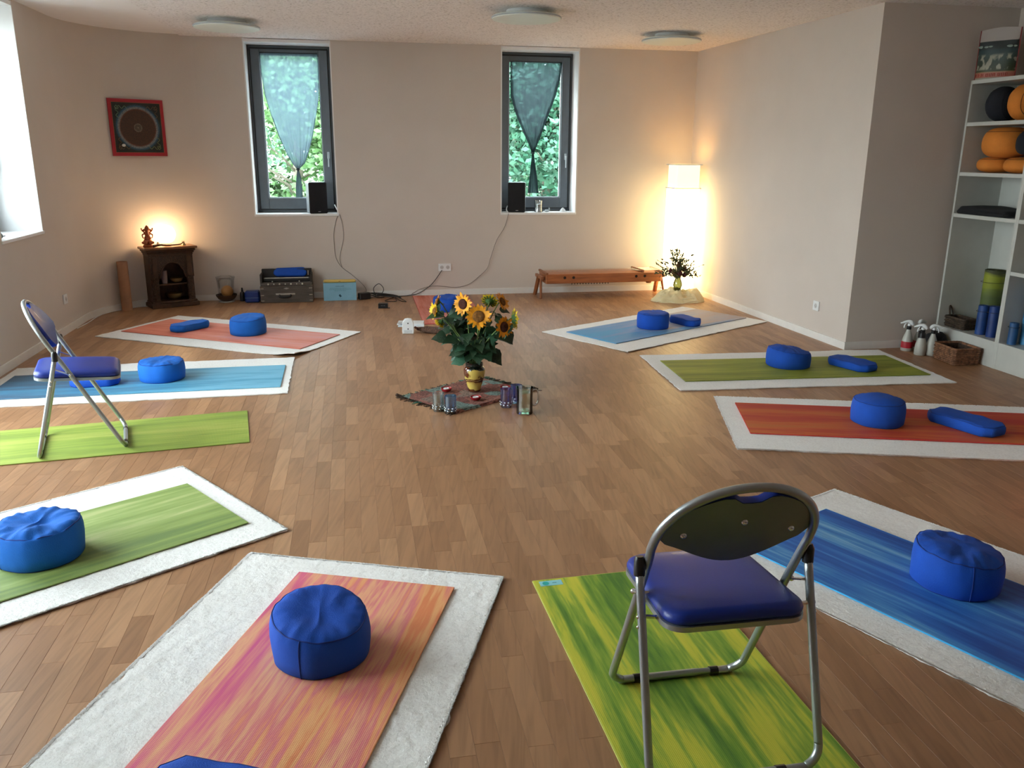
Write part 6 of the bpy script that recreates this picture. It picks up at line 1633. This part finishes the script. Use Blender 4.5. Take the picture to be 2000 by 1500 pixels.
def bag_mat():
    m, nt, bs = new_mat('printed_bag_sheet')
    t_ = N(nt, 'ShaderNodeTexCoord'); s = N(nt, 'ShaderNodeSeparateXYZ'); nt.links.new(t_.outputs['Object'], s.inputs[0])
    z = N(nt, 'ShaderNodeMath'); z.operation = 'MULTIPLY'; z.inputs[1].default_value = 3.0; nt.links.new(s.outputs['Z'], z.inputs[0])
    c = ramp(nt, z.outputs[0], [(0.0, (0.30, 0.27, 0.20)), (0.035, (0.30, 0.27, 0.20)), (0.04, (0.30, 0.05, 0.02)), (0.045, (0.38, 0.12, 0.08)), (0.14, (0.38, 0.12, 0.08)), (0.15, (0.30, 0.18, 0.08)), (0.165, (0.03, 0.04, 0.01)), (0.24, (0.02, 0.03, 0.01)), (0.50, (0.03, 0.06, 0.055)), (0.60, (0.02, 0.045, 0.05)), (0.66, (0.012, 0.02, 0.02)), (0.80, (0.012, 0.02, 0.02)), (0.81, (0.38, 0.34, 0.32))])
    n = N(nt, 'ShaderNodeTexNoise'); n.inputs['Scale'].default_value = 22; nt.links.new(coords(nt, (1, 0.2, 0.6)), n.inputs['Vector'])
    f = ramp(nt, n.outputs['Fac'], [(0.50, (0, 0, 0)), (0.56, (1, 1, 1))])
    zz = ramp(nt, z.outputs[0], [(0.19, (0, 0, 0)), (0.22, (1, 1, 1)), (0.48, (1, 1, 1)), (0.54, (0, 0, 0))])
    mu = N(nt, 'ShaderNodeMix'); mu.data_type = 'RGBA'; mu.blend_type = 'MULTIPLY'; mu.inputs['Factor'].default_value = 1; nt.links.new(f, mu.inputs[6]); nt.links.new(zz, mu.inputs[7])
    mx = N(nt, 'ShaderNodeMix'); mx.data_type = 'RGBA'; nt.links.new(mu.outputs[2], mx.inputs['Factor']); nt.links.new(c, mx.inputs[6]); mx.inputs[7].default_value = (0.32, 0.32, 0.25, 1)
    nt.links.new(mx.outputs[2], bs.inputs['Base Color']); bs.inputs['Roughness'].default_value = 0.5
    return m
bago = obj('bag_sheet', MB().add(vs, fs), bag_mat(), t, sharp=60)
for i0 in (0.0, 1.0):
    mb = MB(); mb.tube([bagp(i0, j / 8, -1) for j in range(9)], 0.004, 6); obj('red_piping', mb, pm('dark_red_piping', (0.22, 0.02, 0.02), 0.6), t, sharp=180)
mb = MB(); random.seed(8)
for k in range(9):
    x_ = -0.128 + k * 0.0245 + (0.010 if k > 2 else 0) + (0.010 if k > 5 else 0)
    p0 = Vector(bagp(x_ / 0.28 + .5, 0.09, -1)); yb = p0.y - 0.003
    mb.box(x_, yb, 0.030, 0.005, 0.003, 0.022); mb.box(x_ + 0.012, yb, 0.030, 0.005, 0.003, 0.022); mb.box(x_ + 0.006, yb, random.choice([0.021, 0.030, 0.039]), 0.012, 0.003, 0.005)
obj('red_lettering', mb, pm('red_print', (0.30, 0.03, 0.01), 0.6), t, sharp=None)
mb = MB()
for (cx, cz, s) in ((-0.115, 0.232, 1.0), (-0.075, 0.230, 0.8), (-0.045, 0.232, 0.7), (0.085, 0.226, 1.0), (0.115, 0.225, 0.8)):
    p0 = Vector(bagp(cx / 0.28 + .5, cz / 0.35, -1)); mb.ball((cx, p0.y, cz), 0.016 * s, 10, 6, sc=(1.5, 0.2, 0.6))
obj('picture_clouds', mb, pm('grey_green_print', (0.20, 0.26, 0.23), 0.6), t, sharp=180)

M_ORANGE = pm('orange_cotton', (0.62, 0.20, 0.025), 0.85, var=0.12, scale=8, bmp=0.2, bscale=150)
M_NAVY = pm('black_navy_cotton', (0.006, 0.008, 0.014), 0.9, bmp=0.2, bscale=150)
def pouf(x_, d_, z, r, h, mat, label, sd=0.0, axis='z', rz=0.0, group='cushions stacked on the shelves'):
    t = thing('shelf_cushion', label, 'cushion', onS(x_, d_, z + 0.0008), RS + rz, group)
    vs = []; fs = []; n = 36; m = 18
    for k in range(m + 1):
        ph = -pi / 2 + pi * k / m; cr_ = abs(cos(ph)) ** 0.62; zz = math.copysign(abs(sin(ph)) ** 0.85, sin(ph)) * h / 2
        for i in range(n):
            q = 2 * pi * i / n
            rr = r * cr_ * (1 + 0.04 * noise.noise((cos(q) * 2 + sd, sin(q) * 2, ph)) - 0.018 * abs(sin(q * 9 + sd)) * (1 - cr_ * .5))
            p = Vector((rr * cos(q), rr * sin(q), zz))
            if axis == 'x': p = Vector((p.z, p.y, p.x))
            if axis == 'y': p = Vector((p.x, p.z, p.y))
            vs.append(p)
    mz = min(v.z for v in vs)
    for v in vs: v.z -= mz
    for k in range(m):
        for i in range(n): j = (i + 1) % n; fs.append((k * n + i, k * n + j, (k + 1) * n + j, (k + 1) * n + i))
    obj('cover', MB().add([tuple(v) for v in vs], fs), mat, t, sharp=180)
    P = [vs[(m // 2 + 4) * n + i] for i in range(n)]
    obj('piping', MB().tube(P, 0.0025, 5, closed=True), pm('dark_piping', (0.12, 0.04, 0.01) if mat is M_ORANGE else (0.01, 0.01, 0.02), 0.8), t, sharp=180)
    return t
pouf(0.170, 0.17, 1.785, 0.128, 0.19, M_NAVY, 'black round cushion on the upper shelf', 1.0, 'x', rz=0.25)
pouf(0.415, 0.15, 1.785, 0.128, 0.17, M_ORANGE, 'orange round cushion standing on the upper shelf, right of the black one', 2.0, 'x', rz=0.1)
pouf(0.070, 0.32, 1.785, 0.045, 0.09, pm('yellow_cotton', (0.42, 0.24, 0.03), 0.9), 'small yellow cushion at the back of the upper shelf', 3.0)
pouf(0.235, 0.20, 1.522, 0.170, 0.225, M_ORANGE, 'large orange cushion lying on top on the middle shelf', 4.0)
pouf(0.155, 0.20, 1.415, 0.132, 0.115, M_ORANGE, 'orange cushion underneath at left on the middle shelf', 5.0)
pouf(0.430, 0.20, 1.415, 0.132, 0.115, M_ORANGE, 'orange cushion underneath at right on the middle shelf', 6.0)
pouf(0.560, 0.12, 1.545, 0.095, 0.170, M_NAVY, 'black cushion at the right end of the middle shelf', 7.0)
t = thing('folded_blanket', 'flat folded black blanket on the shelf below the orange cushions', 'blanket', onS(0.290, 0.15, 1.1005), RS)
mb = MB(); vs = []; fs = []; n = 28
for i in range(n + 1):
    u = i / n; x_ = (u - .5) * 0.50; h = 0.058 + 0.010 * sin(u * 5) ; h *= min(1, (0.06 + min(u, 1 - u)) / 0.10)
    for (yy, zz) in ((-0.13, 0), (-0.14, h * .5), (-0.12, h * .95), (0, h), (0.12, h * .95), (0.13, 0)): vs.append((x_, yy, zz))
for i in range(n):
    for k in range(5): o = i * 6 + k; fs.append((o, o + 6, o + 7, o + 1))
fs += [tuple(range(6)), tuple(n * 6 + k for k in range(6))[::-1]]
obj('blanket_body', MB().add(vs, fs), M_SOFTBLACK, t, sharp=180)
mb = MB(); mb.tube([(-0.23, -0.142, 0.026), (0.23, -0.142, 0.026)], 0.003, 5); obj('fold_edge', mb, M_SOFTBLACK, t, sharp=180)

def rolled(x_, d_, z, r, h, mats, label, lean=(0.0, 0.0)):
    t = thing('rolled_mat', label, 'rolled mat', onS(x_, d_, z), RS, 'rolled mats standing on the lower shelves')
    t.rotation_euler = (lean[0], lean[1], RS)
    P = []; turns = 3.5; n = 84
    mb = MB(); vs = []; fs = []
    for i in range(n + 1):
        q = turns * 2 * pi * i / n; rr = r * (0.25 + 0.75 * i / n)
        for (ro, zz) in ((rr, 0), (rr, h), (rr - 0.004, h), (rr - 0.004, 0)): vs.append((ro * cos(q), ro * sin(q), zz))
    for i in range(n):
        o = i * 4
        for k in range(4): fs.append((o + k, o + 4 + k, o + 4 + (k + 1) % 4, o + (k + 1) % 4))
    fs += [(0, 1, 2, 3), (n * 4 + 3, n * 4 + 2, n * 4 + 1, n * 4)]
    obj('rolled_layers', MB().add(vs, fs), mats, t, sharp=50)
    mb = MB(); mb.tube([((r + .001) * cos(q), (r + .001) * sin(q), h * .8) for q in [i * pi / 12 for i in range(24)]], 0.0016, 5, closed=True)
    obj('tie', mb, pm('dark_tie', (0.02, 0.02, 0.02), 0.8), t, sharp=180)
def roll_green():
    m, nt, bs = new_mat('green_roll'); t_ = N(nt, 'ShaderNodeTexCoord'); s = N(nt, 'ShaderNodeSeparateXYZ'); nt.links.new(t_.outputs['Object'], s.inputs[0])
    n = N(nt, 'ShaderNodeTexNoise'); n.inputs['Scale'].default_value = 20; nt.links.new(coords(nt, (0.2, 0.2, 1)), n.inputs['Vector'])
    a = N(nt, 'ShaderNodeMath'); a.operation = 'MULTIPLY_ADD'; a.inputs[1].default_value = 0.08; nt.links.new(n.outputs['Fac'], a.inputs[0]); nt.links.new(s.outputs['Z'], a.inputs[2])
    nt.links.new(ramp(nt, a.outputs[0], [(0.0, (0.10, 0.13, 0.03)), (0.30, (0.08, 0.11, 0.03)), (0.345, (0.12, 0.15, 0.03)), (0.365, (0.20, 0.24, 0.02)), (0.48, (0.24, 0.27, 0.02)), (0.50, (0.05, 0.055, 0.02))]), bs.inputs['Base Color']); bs.inputs['Roughness'].default_value = 0.7
    return m
rolled(0.240, 0.27, 0.2012, 0.086, 0.475, roll_green(), 'tall olive green rolled mat in the bottom shelf compartment')
rolled(0.500, 0.10, 0.2012, 0.046, 0.235, pm('deep_blue_roll', (0.008, 0.035, 0.17), 0.5, var=0.25), 'short dark blue rolled mat beside the shelf divider, in front', lean=(0.0, 0.0))
rolled(0.395, 0.09, 0.2012, 0.046, 0.225, pm('navy_roll', (0.010, 0.05, 0.20), 0.5, var=0.25), 'short blue rolled mat left of the divider one')
rolled(0.590, 0.30, 0.2012, 0.045, 0.30, pm('brown_black_roll', (0.05, 0.04, 0.035), 0.7), 'dark brown rolled mat at the back beside the divider')
rolled(BAY + 0.090, 0.17, 0.2012, 0.055, 0.42, pm('light_blue_roll', (0.05, 0.22, 0.42), 0.45, var=0.3), 'tall light blue rolled mat at the frame edge')
rolled(BAY + 0.075, 0.06, 0.2012, 0.036, 0.16, pm('mid_blue_roll', (0.02, 0.09, 0.24), 0.45, var=0.3), 'short mid blue rolled mat in front of the light blue one')
rolled(BAY + 0.22, 0.16, 0.2012, 0.060, 0.45, pm('sky_blue_roll', (0.08, 0.28, 0.48), 0.45, var=0.3), 'second tall light blue rolled mat, beyond the frame edge')

# wicker baskets
M_WICKER = pm('brown_wicker', (0.20, 0.09, 0.045), 0.75, var=0.6, scale=45)
M_WICKER_D = pm('dark_wicker', (0.05, 0.03, 0.018), 0.8, var=0.6, scale=45)
def basket(loc, rz, w_, d_, h, mat, label, rows=9, handle=False):
    t = thing('wicker_basket', label, 'basket', loc, rz)
    def loop(off, fl, ph):
        P = []; pr = [(0, 0), (w_, 0), (w_, d_), (0, d_)]
        for i in range(4):
            p, q = Vector(pr[i]), Vector(pr[(i + 1) % 4]); L = (q - p).length; n = max(6, int(L / 0.014)); nn = Vector((-(q - p).y, (q - p).x)).normalized()
            for k in range(n):
                u = k / n; wv = 0.0030 * sin(pi * (k + ph) * 1.0 + pi / 2) ; c = p + (q - p) * u + nn * (wv - off)
                P.append((c.x, c.y))
        return P
    for r in range(rows):
        z = 0.007 + (h - 0.016) * r / (rows - 1); P = [(x_, y_, z + 0.0015 * noise.noise((x_ * 30, y_ * 30, r))) for x_, y_ in loop(0.004 * r / rows, 1, r % 2)]
        obj('strand', MB().tube(P, h / rows * 0.50, 5, closed=True), mat, t, sharp=180)
    obj('rim', MB().tube([(x_, y_, h - 0.002) for x_, y_ in loop(0.006, 1, 0)], 0.0065, 6, closed=True), mat, t, sharp=180)
    mb = MB(); mb.box(w_ / 2, d_ / 2, 0.008, w_ - 0.01, d_ - 0.01, 0.006)
    for (x_, y_) in ((0.002, 0.002), (w_ - 0.002, 0.002), (w_ - .002, d_ - .002), (0.002, d_ - .002)): mb.tube([(x_, y_, 0), (x_, y_, h)], 0.005, 5)
    for s in (-1, 1): pass
    mb.box(w_ / 2, 0.008, h / 2, w_ - 0.02, 0.003, h - 0.02); mb.box(w_ / 2, d_ - 0.008, h / 2, w_ - 0.02, 0.003, h - 0.02); mb.box(0.008, d_ / 2, h / 2, 0.003, d_ - 0.02, h - 0.02); mb.box(w_ - 0.008, d_ / 2, h / 2, 0.003, d_ - 0.02, h - 0.02)
    obj('basket_frame', mb, M_WICKER_D, t)
    if handle:
        obj('handle', MB().tube(smooth([(0.0, d_ * .3, h), (-0.02, d_ * .35, h + 0.06), (-0.03, d_ * .45, h + 0.075), (-0.02, d_ * .55, h + 0.05), (0.0, d_ * .6, h)], 5), 0.006, 6), M_WICKER_D, t, sharp=180)
    return t
basket((3.355, 6.150, 0.0), ang(6), 0.195, 0.255, 0.128, M_WICKER, 'low brown wicker basket on the floor before the shelves')
basket(onS(0.045, 0.05, 0.2008) , RS - 0.0, 0.21, 0.11, 0.085, M_WICKER_D, 'small dark wicker basket with handle inside the bottom shelf', rows=6, handle=True)
# dark heap behind the bottles
mb = MB(); mb.ball((0, 0, 0), 0.085, 24, 16, sc=(0.9, 1.3, 1.15)); o = obj('cloth_heap', mb, M_SOFTBLACK, label='black crumpled bag behind the spray bottles', cat='bag', loc=(3.428, 6.600, 0.0), sharp=180, rz=TH)
for v_ in o.data.vertices: v_.co += v_.co.normalized() * 0.022 * noise.noise(v_.co * 18); v_.co.z = max(0.0005, v_.co.z + 0.075)

# spray bottles
M_MILK = pm('milky_plastic', (0.46, 0.46, 0.42), 0.35, var=0.04)
def spray(x, y, rz, label, red=False, blackneck=False):
    t = thing('spray_bottle', label, 'spray bottle', (x, y, 0.0), ang(rz), 'spray bottles by the wicker basket')
    mb = MB(); mb.lathe([(0.040, 0), (0.044, 0.004), (0.045, 0.03), (0.043, 0.075), (0.034, 0.115), (0.022, 0.150), (0.015, 0.172), (0.014, 0.182)], 24); obj('bottle_body', mb, M_MILK, t, sharp=60)
    if red:
        mb = MB(); mb.lathe([(0.0452, 0.026), (0.0462, 0.03), (0.0445, 0.074), (0.0430, 0.078)], 24, cap=False); obj('label_band', mb, pm('red_band', (0.42, 0.015, 0.03), 0.5), t, sharp=180, label='red band round the bottle')
    mb = MB(); mb.lathe([(0.0175, 0.176), (0.0185, 0.180), (0.0185, 0.200), (0.014, 0.204)], 18); 
    if blackneck: mb.lathe([(0.020, 0.130), (0.026, 0.135), (0.024, 0.178)], 16); mb.box(-0.02, 0, 0.165, 0.02, 0.03, 0.06, 0.006)
    obj('collar', mb, M_BLACK, t)
    mb = MB(); mb.tube([(0, 0, 0.200), (0, 0, 0.222)], [0.012, 0.013], 10); mb.tube(smooth([(0.030, 0, 0.212), (0.012, 0, 0.234), (-0.015, 0, 0.240), (-0.052, 0, 0.226)], 4), [0.010, 0.012, 0.014, 0.015, 0.015, 0.015, 0.014, 0.013, 0.012, 0.011, 0.010, 0.009, 0.008], 10)
    obj('spray_head', mb, M_WHITEPL, t, sharp=60)
    mb = MB(); mb.tube([(-0.052, 0, 0.226), (-0.066, 0, 0.222)], [0.006, 0.007], 8); obj('nozzle', mb, M_WHITEPL, t)
    mb = MB(); mb.tube(smooth([(-0.022, 0, 0.224), (-0.034, 0, 0.208), (-0.036, 0, 0.185)], 4), 0.005, 6); obj('trigger', mb, M_WHITEPL, t, sharp=180)
spray(3.225, 6.655, -20, 'spray bottle with red band nearest the wall', red=True)
spray(3.262, 6.500, -25, 'plain milky spray bottle with black neck, in front', blackneck=True)
spray(3.335, 6.690, -150, 'milky spray bottle at the back, against the wall', red=True)
spray(3.345, 6.490, 170, 'milky spray bottle pointing right, beside the wicker basket')

# ------------------------------------------------------------------ warm salt lamp just beyond the right edge
t = thing('salt_lamp', 'orange glowing salt lamp on the floor beyond the right edge', 'lamp', (2.66, 3.32, 0))
mb = MB(); mb.lathe([(0.07, 0), (0.072, 0.02), (0.06, 0.024)], 20); obj('lamp_foot', mb, M_CHERRY2, t)
mb = MB(); mb.ball((0, 0, 0.115), 0.095, 16, 12, sc=(0.8, 0.75, 1.05)); o = obj('salt_crystal', mb, emit('glowing_salt', (1.0, 0.22, 0.05), 9.0), t, sharp=25)
for v_ in o.data.vertices: v_.co += (v_.co - Vector((0, 0, .115))) * 0.25 * noise.noise(v_.co * 22)
